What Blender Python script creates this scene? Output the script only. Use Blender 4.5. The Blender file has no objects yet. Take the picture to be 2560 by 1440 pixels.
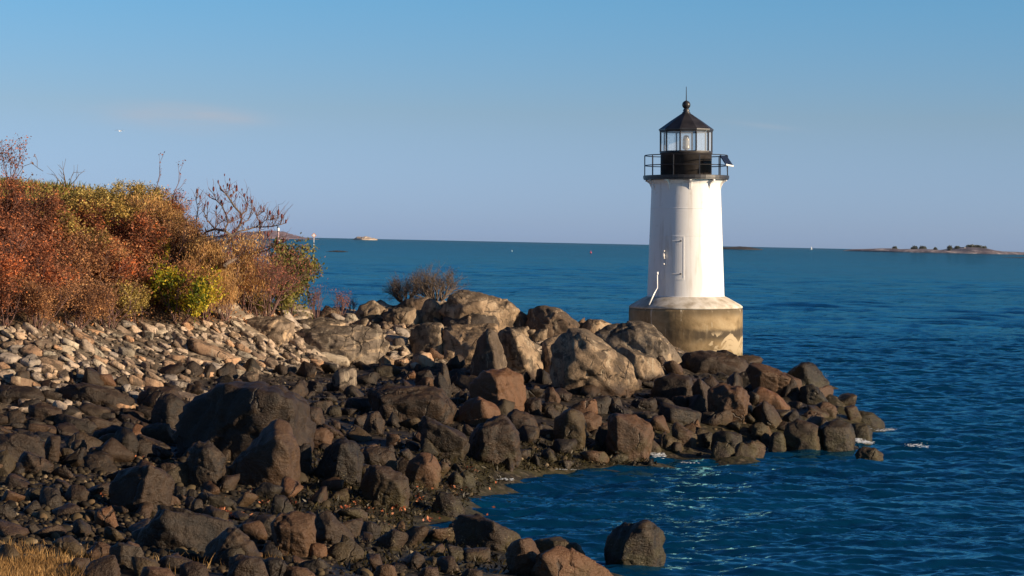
import bpy, bmesh, math, random
import numpy as np
from mathutils import Vector, Matrix, Euler
R = math.radians
C = bpy.context.scene.collection
sc = bpy.context.scene
F = 5400.0; H = 5.1; ROLL = R(1.2); PITCH = math.atan(115.5/F)
SUN_EL = R(15.5); SUN_AZ = R(112)          # azimuth clockwise from +Y
# ------------------------------------------------------------------ camera
cam = bpy.data.cameras.new('camera'); co = bpy.data.objects.new('camera', cam); C.objects.link(co)
cam.sensor_width = 36; cam.lens = 36*F/2560; cam.clip_start = 0.5; cam.clip_end = 200000
Mr = Matrix.Rotation(R(90)-PITCH, 4, 'X') @ Matrix.Rotation(ROLL, 4, 'Z')
co.matrix_world = Matrix.Translation((0, 0, H)) @ Mr
sc.camera = co
M3 = np.array(Mr.to_3x3())
def ray(px, py):
    v = M3 @ np.array([(px-1280)/F, (720-py)/F, -1.0]); return v/v[1]
def P(px, py, Y): return np.array([0, 0, H]) + ray(px, py)*Y
def PZ(px, py, z):
    r = ray(px, py); return np.array([0, 0, H]) + r*((z-H)/r[2])
# ------------------------------------------------------------------ helpers
def tag(o, label=None, cat=None, group=None, kind=None):
    if label: o['label'] = label
    if cat: o['category'] = cat
    if group: o['group'] = group
    if kind: o['kind'] = kind
    return o
def empty(name, loc, label, cat, group=None, rot=(0, 0, 0)):
    o = bpy.data.objects.new(name, None); C.objects.link(o); o.location = loc; o.rotation_euler = rot
    return tag(o, label, cat, group)
def mk(name, V, Fc, mat, parent=None, smooth=False, tone=None):
    me = bpy.data.meshes.new(name); V = np.asarray(V, dtype=np.float32)
    if isinstance(Fc, np.ndarray):
        n, k = Fc.shape
        me.vertices.add(len(V)); me.vertices.foreach_set('co', V.ravel())
        me.loops.add(n*k); me.loops.foreach_set('vertex_index', Fc.ravel().astype(np.int32))
        me.polygons.add(n); me.polygons.foreach_set('loop_start', np.arange(0, n*k, k, dtype=np.int32))
        me.polygons.foreach_set('loop_total', np.full(n, k, dtype=np.int32))
    else:
        me.from_pydata([tuple(v) for v in V], [], Fc)
    if smooth: me.polygons.foreach_set('use_smooth', np.ones(len(me.polygons), dtype=bool))
    if tone is not None:
        a = me.attributes.new('tone', 'FLOAT', 'POINT'); a.data.foreach_set('value', np.asarray(tone, dtype=np.float32))
    me.update(calc_edges=True)
    if mat: me.materials.append(mat)
    o = bpy.data.objects.new(name, me); C.objects.link(o)
    if parent: o.parent = parent
    return o
def h3(i, j, k, s):
    n = (i*374761393 + j*668265263 + k*2147483647 + s*1274126177) & 0xFFFFFFFF
    n = ((n ^ (n >> 13))*1274126177) & 0xFFFFFFFF; n = (n ^ (n >> 16)) & 0xFFFF
    return n/65535.0
def vn(p, s=0):
    p = np.asarray(p, dtype=float); i = np.floor(p).astype(np.int64); f = p-i; f = f*f*(3-2*f)
    r = 0
    for a in (0, 1):
        for b in (0, 1):
            for c in (0, 1):
                w = (f[:, 0] if a else 1-f[:, 0])*(f[:, 1] if b else 1-f[:, 1])*(f[:, 2] if c else 1-f[:, 2])
                r = r + w*h3(i[:, 0]+a, i[:, 1]+b, i[:, 2]+c, s)
    return r*2-1
def fbm(p, s=0, o=4):
    p = np.asarray(p, dtype=float)
    return sum(vn(p*2**k+17.3*k, s+k)/2**k for k in range(o))
def box(cx, cy, cz, sx, sy, sz):
    V = [(cx+a*sx/2, cy+b*sy/2, cz+c*sz/2) for a in (-1, 1) for b in (-1, 1) for c in (-1, 1)]
    return V, [(0, 1, 3, 2), (4, 6, 7, 5), (0, 4, 5, 1), (2, 3, 7, 6), (0, 2, 6, 4), (1, 5, 7, 3)]
class MB:
    def __init__(s): s.V = []; s.F = []
    def add(s, V, Fc):
        n = len(s.V); s.V += [tuple(v) for v in V]; s.F += [tuple(i+n for i in f) for f in Fc]; return s
    def box(s, *a): return s.add(*box(*a))
    def tube(s, pts, rs, n=8):
        pts = [Vector(p) for p in pts]
        if not hasattr(rs, '__len__'): rs = [rs]*len(pts)
        V = []; Fc = []
        for i, p in enumerate(pts):
            d = (pts[min(i+1, len(pts)-1)]-pts[max(i-1, 0)]).normalized()
            a = d.cross(Vector((.31, .2, .93))).normalized(); b = d.cross(a)
            for k in range(n):
                t = 2*math.pi*k/n; V.append(p+(a*math.cos(t)+b*math.sin(t))*rs[i])
        for i in range(len(pts)-1):
            for k in range(n):
                Fc.append((i*n+k, i*n+(k+1) % n, (i+1)*n+(k+1) % n, (i+1)*n+k))
        Fc.append(tuple(range(n))[::-1]); Fc.append(tuple(range((len(pts)-1)*n, len(pts)*n)))
        return s.add(V, Fc)
    def build(s, name, mat, parent=None, smooth=False): return mk(name, s.V, s.F, mat, parent, smooth)
def lathe(name, prof, n, mat, parent, smooth=True, off=0.0, cap=True):
    V = []; Fc = []
    for r, z in prof:
        for k in range(n):
            a = 2*math.pi*(k+off)/n; V.append((r*math.sin(a), -r*math.cos(a), z))
    for i in range(len(prof)-1):
        for k in range(n): Fc.append((i*n+k, i*n+(k+1) % n, (i+1)*n+(k+1) % n, (i+1)*n+k))
    if cap: Fc.append(tuple(range(n))[::-1]); Fc.append(tuple(range((len(prof)-1)*n, len(prof)*n)))
    return mk(name, V, Fc, mat, parent, smooth)
# ------------------------------------------------------------------ materials
class NT:
    def __init__(s, name):
        s.m = bpy.data.materials.new(name); s.m.use_nodes = True; s.t = s.m.node_tree; s.n = s.t.nodes; s.l = s.t.links
        s.b = s.n['Principled BSDF']; s.out = s.n['Material Output']
    def N(s, typ, **k):
        o = s.n.new(typ)
        for a, v in k.items(): setattr(o, a, v)
        return o
    def put(s, sock, v):
        if isinstance(v, bpy.types.NodeSocket): s.l.new(v, sock)
        elif v is not None: sock.default_value = v
    def pos(s):
        if not hasattr(s, '_p'): s._p = s.N('ShaderNodeNewGeometry').outputs['Position']
        return s._p
    def obj(s): return s.N('ShaderNodeTexCoord').outputs['Object']
    def rnd(s):
        if not hasattr(s, '_r'): s._r = s.N('ShaderNodeObjectInfo').outputs['Random']
        return s._r
    def attr(s, nm): a = s.N('ShaderNodeAttribute'); a.attribute_name = nm; return a.outputs['Fac']
    def map(s, v, sc=(1, 1, 1), rot=(0, 0, 0), loc=None):
        m = s.N('ShaderNodeMapping'); s.put(m.inputs[0], v); m.inputs['Scale'].default_value = sc; m.inputs['Rotation'].default_value = rot
        if loc is not None: s.put(m.inputs['Location'], loc)
        return m.outputs[0]
    def noise(s, v, scale, det=4, rough=.55, dist=0):
        m = s.N('ShaderNodeTexNoise'); s.put(m.inputs['Vector'], v)
        m.inputs['Scale'].default_value = scale; m.inputs['Detail'].default_value = det
        m.inputs['Roughness'].default_value = rough; m.inputs['Distortion'].default_value = dist
        return m.outputs['Fac']
    def vor(s, v, scale, feat='F1', out='Distance', rand=1):
        m = s.N('ShaderNodeTexVoronoi', feature=feat); s.put(m.inputs['Vector'], v); m.inputs['Scale'].default_value = scale
        m.inputs['Randomness'].default_value = rand
        return m.outputs[out]
    def math(s, op, a, b=None, c=None, clamp=False):
        m = s.N('ShaderNodeMath', operation=op); m.use_clamp = clamp
        s.put(m.inputs[0], a); s.put(m.inputs[1], b); s.put(m.inputs[2], c); return m.outputs[0]
    def rng(s, v, a, b, c=0, d=1, smooth=True):
        m = s.N('ShaderNodeMapRange'); m.interpolation_type = 'SMOOTHSTEP' if smooth else 'LINEAR'
        s.put(m.inputs[0], v)
        for i, x in enumerate((a, b, c, d)): m.inputs[i+1].default_value = x
        return m.outputs[0]
    def mix(s, f, a, b, mode='MIX'):
        m = s.N('ShaderNodeMix', data_type='RGBA', blend_type=mode); s.put(m.inputs['Factor'], f)
        for k, v in (('A', a), ('B', b)):
            i = [x for x in m.inputs if x.name == k and x.type == 'RGBA'][0]
            s.put(i, (*v, 1) if isinstance(v, tuple) and len(v) == 3 else v)
        return [x for x in m.outputs if x.type == 'RGBA'][0]
    def ramp(s, v, stops, interp='LINEAR'):
        m = s.N('ShaderNodeValToRGB'); s.put(m.inputs[0], v); e = m.color_ramp; e.interpolation = interp
        while len(e.elements) > 1: e.elements.remove(e.elements[-1])
        e.elements[0].position = stops[0][0]; e.elements[0].color = (*stops[0][1], 1)
        for p, c in stops[1:]: x = e.elements.new(p); x.color = (*c, 1)
        return m.outputs[0]
    def z(s):
        x = s.N('ShaderNodeSeparateXYZ'); s.put(x.inputs[0], s.pos()); return x.outputs['Z']
    def bump(s, h, st=.5, dist=.05, prev=None):
        m = s.N('ShaderNodeBump'); s.put(m.inputs['Height'], h); m.inputs['Strength'].default_value = st
        m.inputs['Distance'].default_value = dist
        if prev: s.put(m.inputs['Normal'], prev)
        return m.outputs[0]
    def fin(s, col=None, rough=None, nrm=None, spec=None, metal=None):
        if col is not None: s.put(s.b.inputs['Base Color'], (*col, 1) if isinstance(col, tuple) and len(col) == 3 else col)
        if rough is not None: s.put(s.b.inputs['Roughness'], rough)
        if nrm is not None: s.put(s.b.inputs['Normal'], nrm)
        if spec is not None: s.put(s.b.inputs['Specular IOR Level'], spec)
        if metal is not None: s.put(s.b.inputs['Metallic'], metal)
        return s.m
def plain(name, col, rough=.6, var=.15, scale=3.0, metal=0, spec=.5):
    t = NT(name); n = t.noise(t.obj(), scale, 5)
    c = t.mix(t.rng(n, .3, .7), tuple(x*(1-var) for x in col), tuple(min(1, x*(1+var)) for x in col))
    return t.fin(c, rough, t.bump(t.noise(t.obj(), scale*6, 3), .15, .01), spec, metal)
WET1 = (.060, .040, .024); WET2 = (.018, .012, .008); WETR = (.115, .062, .036)
def rockmat(name, dry, wet=(WET2, WET1, WETR), vein=0, tidez=1.22, redk=.5, lich=.75):
    t = NT(name); p = t.pos(); r = t.rnd(); z = t.z()
    off = t.N('ShaderNodeCombineXYZ'); t.put(off.inputs[0], t.math('MULTIPLY', r, 37.0)); q = t.map(p, loc=off.outputs[0])
    n1 = t.noise(q, 1.1, 6, .65, .4); n2 = t.noise(q, 5.5, 5, .65); n3 = t.noise(q, 26, 4, .7)
    dcol = t.ramp(t.math('ADD', t.math('MULTIPLY', n1, .75), t.math('MULTIPLY', n2, .3)),
                  [(.30, dry[0]), (.46, dry[1]), (.56, dry[2]), (.70, dry[3])])
    if vein:
        w = t.N('ShaderNodeTexWave', wave_type='BANDS', bands_direction='Z'); t.put(w.inputs['Vector'], t.map(q, rot=(.35, .25, .5)))
        w.inputs['Scale'].default_value = .8; w.inputs['Distortion'].default_value = 11; w.inputs['Detail'].default_value = 3
        w.inputs['Detail Scale'].default_value = 1.2
        vm = t.math('MULTIPLY', t.rng(w.outputs['Fac'], .72, .92), t.rng(n2, .3, .55))
        dcol = t.mix(t.math('MULTIPLY', vm, vein), dcol, (.55, .43, .30))
    gn = t.N('ShaderNodeSeparateXYZ'); ge = t.N('ShaderNodeNewGeometry'); t.put(gn.inputs[0], ge.outputs['True Normal'])
    dcol = t.mix(t.math('MULTIPLY', t.rng(t.math('ADD', gn.outputs['Z'], t.math('MULTIPLY', n1, .8)), .85, 1.25), lich), dcol, (.070, .055, .040))
    stv = t.noise(t.map(q, sc=(3.2, 3.2, .5), rot=(.15, .1, 0)), 1.6, 5, .7)
    dcol = t.mix(t.math('MULTIPLY', t.rng(stv, .56, .66), .7), dcol, (.52, .45, .34)); dcol = t.mix(t.math('MULTIPLY', t.rng(stv, .44, .36), .6), dcol, (.09, .068, .048))
    dcol = t.mix(t.math('MULTIPLY', t.rng(t.noise(q, 2.3, 6, .7), .49, .60), .85), dcol, (.070, .054, .040))
    wcol = t.mix(t.rng(n2, .35, .65), wet[0], wet[1])
    wcol = t.mix(t.math('MULTIPLY', t.rng(t.math('ADD', t.math('MULTIPLY', r, .55), t.math('MULTIPLY', n1, .5)), .42, .68), redk), wcol, wet[2])
    alg = t.math('MULTIPLY', t.rng(z, .75, .2), t.rng(t.noise(q, 3.0, 4), .4, .6))
    wcol = t.mix(t.math('MULTIPLY', alg, .75), wcol, (.060, .050, .018))
    bar = t.math('MULTIPLY', t.rng(t.vor(q, 17), .30, .10), t.math('MULTIPLY', t.rng(t.noise(q, 1.9, 3), .54, .64), t.rng(z, .95, .45)))
    wcol = t.mix(t.math('MULTIPLY', bar, .75), wcol, (.26, .22, .13))
    tj = t.math('ADD', z, t.math('MULTIPLY', t.math('SUBTRACT', t.noise(p, .9, 5, .6), .5), .75))
    tf = t.rng(tj, tidez-.13, tidez+.12)
    col = t.mix(tf, wcol, dcol)
    # value variation per rock and fine grain
    col = t.mix(1.0, col, t.ramp(r, [(0, (.62, .60, .57)), (.5, (.82, .79, .75)), (1, (1.0, .89, .76))]), 'MULTIPLY')
    col = t.mix(t.math('MULTIPLY', t.rng(n3, .58, .75), .5), col, (.030, .024, .018))
    crack = t.noise(t.map(q, sc=(1, 1, 2.2), rot=(.4, .5, 0)), 9, 4, .7)
    
    dv = t.N('ShaderNodeVectorMath', operation='ADD'); t.put(dv.inputs[0], q); nv = t.N('ShaderNodeTexNoise'); t.put(nv.inputs['Vector'], q); nv.inputs['Scale'].default_value = 2.5; nv.inputs['Detail'].default_value = 4
    sv = t.N('ShaderNodeVectorMath', operation='SCALE'); t.put(sv.inputs[0], nv.outputs['Color']); sv.inputs['Scale'].default_value = .35; t.put(dv.inputs[1], sv.outputs[0])
    cs = t.N('ShaderNodeSeparateColor'); t.put(cs.inputs[0], t.vor(t.map(dv.outputs[0], sc=(1, 1, .6), rot=(.3, .4, 0)), 4.5, 'F1', 'Color'))
    ed = t.math('MULTIPLY', t.rng(t.vor(t.map(dv.outputs[0], sc=(1, 1, .55), rot=(.5, .2, .3)), 1.5, 'DISTANCE_TO_EDGE'), .035, .005), t.rng(t.noise(q, 1.3, 2), .54, .62))
    col = t.mix(t.math('MULTIPLY', ed, .8), col, (.018, .013, .009))
    b = t.bump(cs.outputs[0], .8, .055); b = t.bump(n2, .55, .05, b); b = t.bump(n3, .9, .03, b); b = t.bump(crack, .6, .05, b); b = t.bump(t.math('SUBTRACT', 1.0, ed), .8, .06, b)
    return t.fin(col, t.rng(tf, 0, 1, .52, .88), b, .4)
TAN = [(.12, .09, .062), (.27, .20, .135), (.39, .295, .20), (.56, .45, .33)]
GRY = [(.09, .072, .058), (.19, .155, .125), (.28, .23, .18), (.46, .385, .30)]
BRN = [(.07, .05, .036), (.13, .092, .065), (.19, .135, .095), (.32, .245, .18)]
PNK = [(.22, .14, .095), (.46, .29, .18), (.55, .37, .24), (.64, .48, .35)]
WHT = [(.30, .26, .20), (.46, .40, .31), (.55, .49, .39), (.62, .56, .46)]
M = {}
M['t'] = rockmat('tan rock', TAN); M['g'] = rockmat('grey rock', GRY); M['b'] = rockmat('brown rock', BRN, redk=.75)
M['v'] = rockmat('veined rock', GRY, vein=.9); M['p'] = rockmat('pinkish rock', PNK, lich=.1); M['w'] = rockmat('whitish rock', WHT, lich=.1)
M['t2'] = rockmat('tan slab rock', [(.30, .235, .175), (.55, .43, .32), (.68, .54, .42), (.76, .65, .53)], lich=.1); M['g2'] = rockmat('grey slab rock', [(.22, .19, .165), (.42, .365, .31), (.52, .45, .39), (.64, .57, .49)], lich=.1); M['b2'] = rockmat('brown slab rock', [(.12, .088, .062), (.22, .16, .115), (.30, .22, .16), (.42, .33, .25)], lich=.1)
M['r'] = rockmat('red brown rock', BRN, ((.035, .020, .013), (.085, .042, .024), (.15, .070, .036)), redk=.9)
M['k'] = rockmat('dark grey rock', [(.05, .04, .034), (.085, .07, .06), (.11, .09, .075), (.17, .14, .11)], ((.014, .010, .007), (.042, .029, .019), (.075, .044, .027)), redk=.4)
M['o'] = rockmat('olive weed rock', [(.07, .055, .03), (.12, .09, .05), (.15, .115, .06), (.22, .17, .09)], ((.035, .027, .014), (.075, .058, .026), (.12, .082, .034)), redk=.6)
M['dt'] = rockmat('dry tan rock', TAN, tidez=.2)
def groundmat():
    t = NT('shore ground'); p = t.pos(); z = t.z()
    n1 = t.noise(p, .7, 6, .6); n2 = t.noise(p, 6, 5, .65); n3 = t.noise(p, 30, 3, .7)
    dry = t.ramp(n2, [(.3, (.04, .03, .02)), (.5, (.09, .07, .05)), (.7, (.2, .155, .11))])
    wet = t.ramp(n2, [(.3, (.006, .005, .004)), (.5, (.016, .012, .008)), (.7, (.036, .026, .017))])
    wet = t.mix(t.math('MULTIPLY', t.rng(z, .75, .2), t.rng(n1, .35, .6)), wet, (.040, .034, .013))
    cell = t.vor(p, 9, 'F1', 'Color'); sep = t.N('ShaderNodeSeparateColor'); t.put(sep.inputs[0], cell)
    wet = t.mix(t.math('MULTIPLY', t.rng(sep.outputs[0], .75, .95), .5), wet, (.13, .10, .065))
    x = t.N('ShaderNodeSeparateXYZ'); t.put(x.inputs[0], p)
    tj = t.math('ADD', z, t.math('MULTIPLY', t.math('SUBTRACT', t.noise(p, .9, 5, .6), .5), .6))
    col = t.mix(t.math('MULTIPLY', t.rng(tj, 1.12, 1.34), t.rng(x.outputs['Y'], 40, 46)), wet, dry)
    soil = t.ramp(n2, [(.3, (.035, .022, .013)), (.55, (.09, .055, .028)), (.75, (.16, .10, .045))])
    col = t.mix(t.rng(tj, 2.35, 2.7), col, soil)
    x = t.N('ShaderNodeSeparateXYZ'); t.put(x.inputs[0], p)
    rdg = t.rng(t.math('ADD', x.outputs['X'], t.math('MULTIPLY', t.math('SUBTRACT', n1, .5), 3)), -9.2, -8.2)
    rock = t.ramp(n1, [(.35, (.06, .046, .034)), (.5, (.15, .118, .085)), (.65, (.30, .235, .165))])
    w = t.N('ShaderNodeTexWave', wave_type='BANDS', bands_direction='Z'); t.put(w.inputs['Vector'], t.map(p, rot=(.3, .2, .4)))
    w.inputs['Scale'].default_value = .7; w.inputs['Distortion'].default_value = 12; w.inputs['Detail'].default_value = 3
    rock = t.mix(t.math('MULTIPLY', t.rng(w.outputs['Fac'], .72, .92), .8), rock, (.5, .40, .29))
    col = t.mix(t.math('MULTIPLY', rdg, t.rng(tj, 1.2, 1.4)), col, rock)
    b = t.bump(n1, .5, .2); b = t.bump(t.vor(p, 7, 'SMOOTH_F1'), .8, .05, b); b = t.bump(n2, .6, .05, b); b = t.bump(n3, .5, .02, b)
    return t.fin(col, t.rng(tj, 1.0, 1.4, .6, .9), b, .35)
# ------------------------------------------------------------------ terrain
CP = [(0,1440,1.12),(150,1440,1.1),(320,1420,.95),(600,1440,.9),(900,1440,.7),(1200,1440,.45),(1450,1440,.25),(1520,1400,-.35),(1600,1440,-.6),
 (0,1370,1.0),(150,1390,1.02),(600,1350,.6),(950,1350,.35),(1150,1350,.15),(1300,1370,.05),
 (0,1300,.75),(300,1300,.6),(600,1290,.42),(850,1270,.25),(1000,1310,-.05),(1100,1240,.12),(1190,1230,.0),(1300,1300,-.4),(1500,1250,-.6),(950,1290,.05),
 (0,1150,.95),(300,1150,.8),(600,1150,.7),(900,1150,.55),(1100,1150,.4),(1290,1140,.25),(1330,1200,-.12),(1250,1200,.02),(1450,1150,.1),(1640,1150,.03),(1640,1200,-.5),
 (0,1050,1.1),(300,1050,1.05),(700,1040,.95),(1000,1040,.85),(1300,1050,.75),(1600,1050,.65),(1900,1050,.5),(2080,1080,.2),(2190,1065,.0),(2120,1112,.0),(1850,1140,.0),(2300,1130,-.7),(2200,1180,-.9),(1950,1200,-.8),
 (0,975,1.25),(300,960,1.25),(600,940,1.25),(800,920,1.25),(950,905,1.25),(1150,920,1.25),(1400,960,1.1),(1650,960,1.0),(1850,960,.9),(2050,990,.5),(2080,960,.1),
 (-250,980,1.3),(-250,1150,1.1),(-250,1350,1.2),(-250,830,2.6),
 (0,830,2.5),(150,822,2.48),(300,818,2.45),(450,812,2.5),(600,800,2.5),(720,785,2.5),(840,775,2.5),
 (0,900,1.87),(300,890,1.85),(600,870,1.85),(800,860,1.8),
 (300,720,3.5),(0,730,3.5),(0,640,4.5),(200,650,4.3),(420,690,3.7),(420,620,4.5)]
DP = [(950,75,2.7),(1050,75.5,2.9),(1150,76,3.0),(1250,75.5,2.75),(1350,75,2.45),(1450,75,2.15),(1550,75,1.95),(1650,75,1.5),(1715,76,1.3),(1800,76,1.15),(1900,74,.75),(2000,72,.55),(2060,71,.1),
 (950,70.5,2.0),(1150,70.5,2.0),(1350,70,1.7),(1550,70,1.5),(1700,70,1.15),
 (900,82,.4),(1100,83,.2),(1300,82,0),(1500,81,-.1),(1700,81,0),(1850,80,-.3),(2100,76,-.8),(2250,68,-1),(2400,62,-1.5),
 (900,92,-1.5),(1200,92,-1.5),(1600,92,-1.5),(2000,88,-1.5),
 (-200,69,6.5),(0,69,6.5),(200,69,6.35),(330,68.5,6.1),(450,68,5.5),(520,67.5,4.9),(580,67,4.1),(640,66.5,3.0),(700,70,2.6),(780,73,2.5),
 (-200,76,6.6),(0,77,6.6),(200,77,6.3),(330,76,5.6),(450,76,4.4),(560,76,2.6),(640,76,1.4),(740,79,.8),
 (0,86,6.2),(200,86,5.6),(380,86,3.2),(520,85,.6),(650,85,-.2),(-300,90,6.3),
 (0,105,3.5),(200,104,1.5),(400,100,-.8),(0,125,-1.2),(300,120,-1.8),(-400,120,0)]
XD = [(-60,60,5),(-60,100,4),(-60,20,4.5),(-25,30,1.8),(-30,10,3.2),(0,3,3.5),(0,-12,3.8),(-20,-12,4.5),(15,3,3.0),(10,14,1.9),(0,16,2.1),(-8,17,2.0),(25,12,-.5),(30,30,-2),(50,60,-3),(50,100,-3),(30,-12,0),(14,28,-1.0),(9,30,-.9),(11,22,-.3),(5.5,21,.35),(0,110,-3),(30,110,-3),(20,75,-2),(20,50,-1.5)]
pts = [tuple(PZ(a, b, c)) for a, b, c in CP] + [((a-1280)/F*Y, Y, z) for a, Y, z in DP] + list(XD)
pts = np.array(pts); CX, CZ = pts[:, :2], pts[:, 2]
def phi(A, B):
    d = A[:, None, :]-B[None, :, :]; return np.sqrt((d**2).sum(-1)+.15)
K = phi(CX, CX) - np.eye(len(CX))*.12
n_ = len(CX); A_ = np.zeros((n_+3, n_+3)); A_[:n_, :n_] = K; A_[:n_, n_] = 1; A_[:n_, n_+1:] = CX; A_[n_:, :n_] = A_[:n_, n_:].T
sol = np.linalg.solve(A_, np.r_[CZ, 0, 0, 0])
gx = np.r_[np.arange(-90, -22, 3.0), np.arange(-22, 17, .13), np.arange(17, 75, 3.0)]
gy = np.r_[np.arange(-20, 18, 1.5), np.arange(18, 84, .13), np.arange(84, 140, 2.0)]
XX, YY = np.meshgrid(gx, gy); G = np.c_[XX.ravel(), YY.ravel()]
Z = np.concatenate([phi(g, CX)@sol[:n_]+sol[n_]+g@sol[n_+1:] for g in np.array_split(G, 12)])
Z = np.clip(Z, -3, 7)
q = np.c_[G, Z*0]
rid = np.clip((G[:, 0]+9.5)/1.5, 0, 1)*np.clip((G[:, 1]-62)/3, 0, 1)
Z = Z + fbm(q*.9, 3, 5)*.06 + rid*(np.abs(fbm(q*.8, 9, 5))-.45)*.45
Z = Z.reshape(XX.shape)
def gz(x, y):
    i = min(max(np.searchsorted(gx, x)-1, 0), len(gx)-2); j = min(max(np.searchsorted(gy, y)-1, 0), len(gy)-2)
    a = (x-gx[i])/(gx[i+1]-gx[i]); b = (y-gy[j])/(gy[j+1]-gy[j])
    return float((Z[j, i]*(1-a)+Z[j, i+1]*a)*(1-b)+(Z[j+1, i]*(1-a)+Z[j+1, i+1]*a)*b)
YS = np.arange(19.0, 100.0, .1)
def hit(px, py, y0=19.0, y1=100.0, dz=0.0, wl=-9.0):
    r = ray(px, py); Y = YS if y0 == 19.0 else YS[YS >= y0]; x = r[0]*Y
    i = np.clip(np.searchsorted(gx, x)-1, 0, len(gx)-2); j = np.clip(np.searchsorted(gy, Y)-1, 0, len(gy)-2)
    a = (x-gx[i])/(gx[i+1]-gx[i]); b = (Y-gy[j])/(gy[j+1]-gy[j])
    zz_ = (Z[j, i]*(1-a)+Z[j, i+1]*a)*(1-b)+(Z[j+1, i]*(1-a)+Z[j+1, i+1]*a)*b
    k = np.nonzero(H+r[2]*Y <= np.maximum(zz_, wl)+dz)[0]
    return P(px, py, Y[k[0]]) if len(k) else None
nx, ny = len(gx), len(gy)
ii = np.arange(ny-1)[:, None]*nx+np.arange(nx-1)[None, :]
FQ = np.stack([ii, ii+1, ii+nx+1, ii+nx], -1).reshape(-1, 4)
tag(mk('ground', np.c_[XX.ravel(), YY.ravel(), Z.ravel()], FQ, groundmat(), smooth=True), 'dark wet shore rising to a pale rocky slope and brown bank', kind='structure')
# ------------------------------------------------------------------ water
rs = np.random.RandomState(5)
yr = [19.0]
while yr[-1] < 130: yr.append(yr[-1]*1.0019)
while yr[-1] < 900: yr.append(yr[-1]*1.0055)
while yr[-1] < 110000: yr.append(yr[-1]*1.12)
yr = np.array(yr); u = np.linspace(-1, 1, 760)
WX = u[None, :]*(yr[:, None]*.26+2.0)
oc = np.array([1.3, 2, 4, 9]); WX = np.hstack([-(yr[:, None]*.26+2)*oc[::-1]-30, WX, (yr[:, None]*.26+2)*oc+30])
WY = np.repeat(yr[:, None], WX.shape[1], 1)
near = WY[:, 0] < 1000; wx = WX[near].ravel(); wy = WY[near].ravel()
hgt = np.zeros_like(wx); amp = .55+.45*vn(np.c_[wx*.11, wy*.05, wx*0], 4)
for k in range(100):
    lam = .19*(4.6/.19)**(rs.rand()**1.15); th = rs.normal(0, .42)
    kx, ky = math.sin(th+.16), -math.cos(th+.16); w = 2*math.pi/lam
    a = .0037*lam**.86*rs.uniform(.5, 1.3)
    ph = rs.rand()*6.28; fade = np.clip(lam*140/np.maximum(wy, 1)-.2, 0, 1)
    s = np.sin((kx*wx+ky*wy)*w+ph); hgt += a*fade*(1-2*np.abs(s)**1.0*.5+s*.4-.5)*2
bx = [(kx, ky) for kx, ky in ()]
# long swell crests bending into the cove
s = np.sin((wx*.42-wy*.62)*2*math.pi/2.6+vn(np.c_[wx*.3, wy*.2, wx*0], 8)*1.4)
hgt += .035*np.clip(s, 0, 1)**2*np.clip(1.2-np.abs(wx-8)/9, 0, 1)*np.clip((60-wy)/20, 0, 1)
calm = np.exp(-((wx+.2)/3.2)**2-((wy-30)/4.5)**2)
hgt *= (.75+.5*amp)*(1-.6*calm)*np.clip((420-wy)/360, 0, 1)
far_ = np.zeros_like(wx)
for k in range(22):
    lam = rs.uniform(3.5, 11); th = rs.normal(.1, .45); ph = rs.rand()*6.28
    far_ += .0042*lam*rs.uniform(.5, 1.2)*np.sin((math.sin(th)*wx-math.cos(th)*wy)*2*math.pi/lam+ph)*np.clip(lam*110/wy-.1, 0, 1)
hgt += far_*np.clip((wy-75)/90, 0, 1)*np.clip((900-wy)/450, 0, 1)*(.7+.6*vn(np.c_[wx*.03, wy*.012, wx*0], 14))
WZ = np.zeros(WX.shape); WZ[near] = hgt.reshape(-1, WX.shape[1])
ry, rx = WX.shape; ii = np.arange(ry-1)[:, None]*rx+np.arange(rx-1)[None, :]
t = NT('sea water'); p = t.pos()
n1 = t.noise(t.map(p, sc=(.6, 1, 1), rot=(0, 0, .25)), 3.2, 4, .6); n2 = t.noise(t.map(p, sc=(.5, 1, 1), rot=(0, 0, -.2)), 11, 4, .6)
n0 = t.noise(t.map(p, sc=(.35, 1, 1)), .09, 4, .6); nf = t.noise(t.map(p, sc=(.35, 1, 1)), .012, 4, .6)
col = t.mix(t.rng(n0, .35, .65), (.0008, .019, .052), (.0008, .030, .074))
col = t.mix(t.math('MULTIPLY', t.rng(nf, .4, .65), .6), col, (.0005, .022, .052))
gu = t.rng(t.noise(t.map(p, sc=(.3, 1, 1), rot=(0, 0, .06)), .16, 5, .65), .38, .60, .12, 1.0); gu2 = t.rng(t.noise(t.map(p, sc=(.25, 1, 1)), .03, 4, .6), .38, .60, .25, 1.0)
bs = t.math('MULTIPLY', gu, gu2); b1 = t.N('ShaderNodeBump'); b1.inputs['Distance'].default_value = .22; t.put(b1.inputs['Height'], t.noise(t.map(p, sc=(.45, 1, 1)), .9, 4, .6)); t.put(b1.inputs['Strength'], bs)
b2 = t.N('ShaderNodeBump'); b2.inputs['Distance'].default_value = .035; t.put(b2.inputs['Height'], n1); t.put(b2.inputs['Strength'], gu); t.put(b2.inputs['Normal'], b1.outputs[0]); b = t.bump(n2, .45, .008, b2.outputs[0])
fr = t.N('ShaderNodeFresnel'); fr.inputs[0].default_value = 1.33; t.put(fr.inputs[1], b)
df = t.N('ShaderNodeBsdfDiffuse'); t.put(df.inputs[0], col); t.put(df.inputs[2], b)
gl = t.N('ShaderNodeBsdfGlossy'); gl.inputs['Roughness'].default_value = .04; gl.inputs[0].default_value = (.33, .84, 1, 1); t.put(gl.inputs['Normal'], b)
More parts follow.
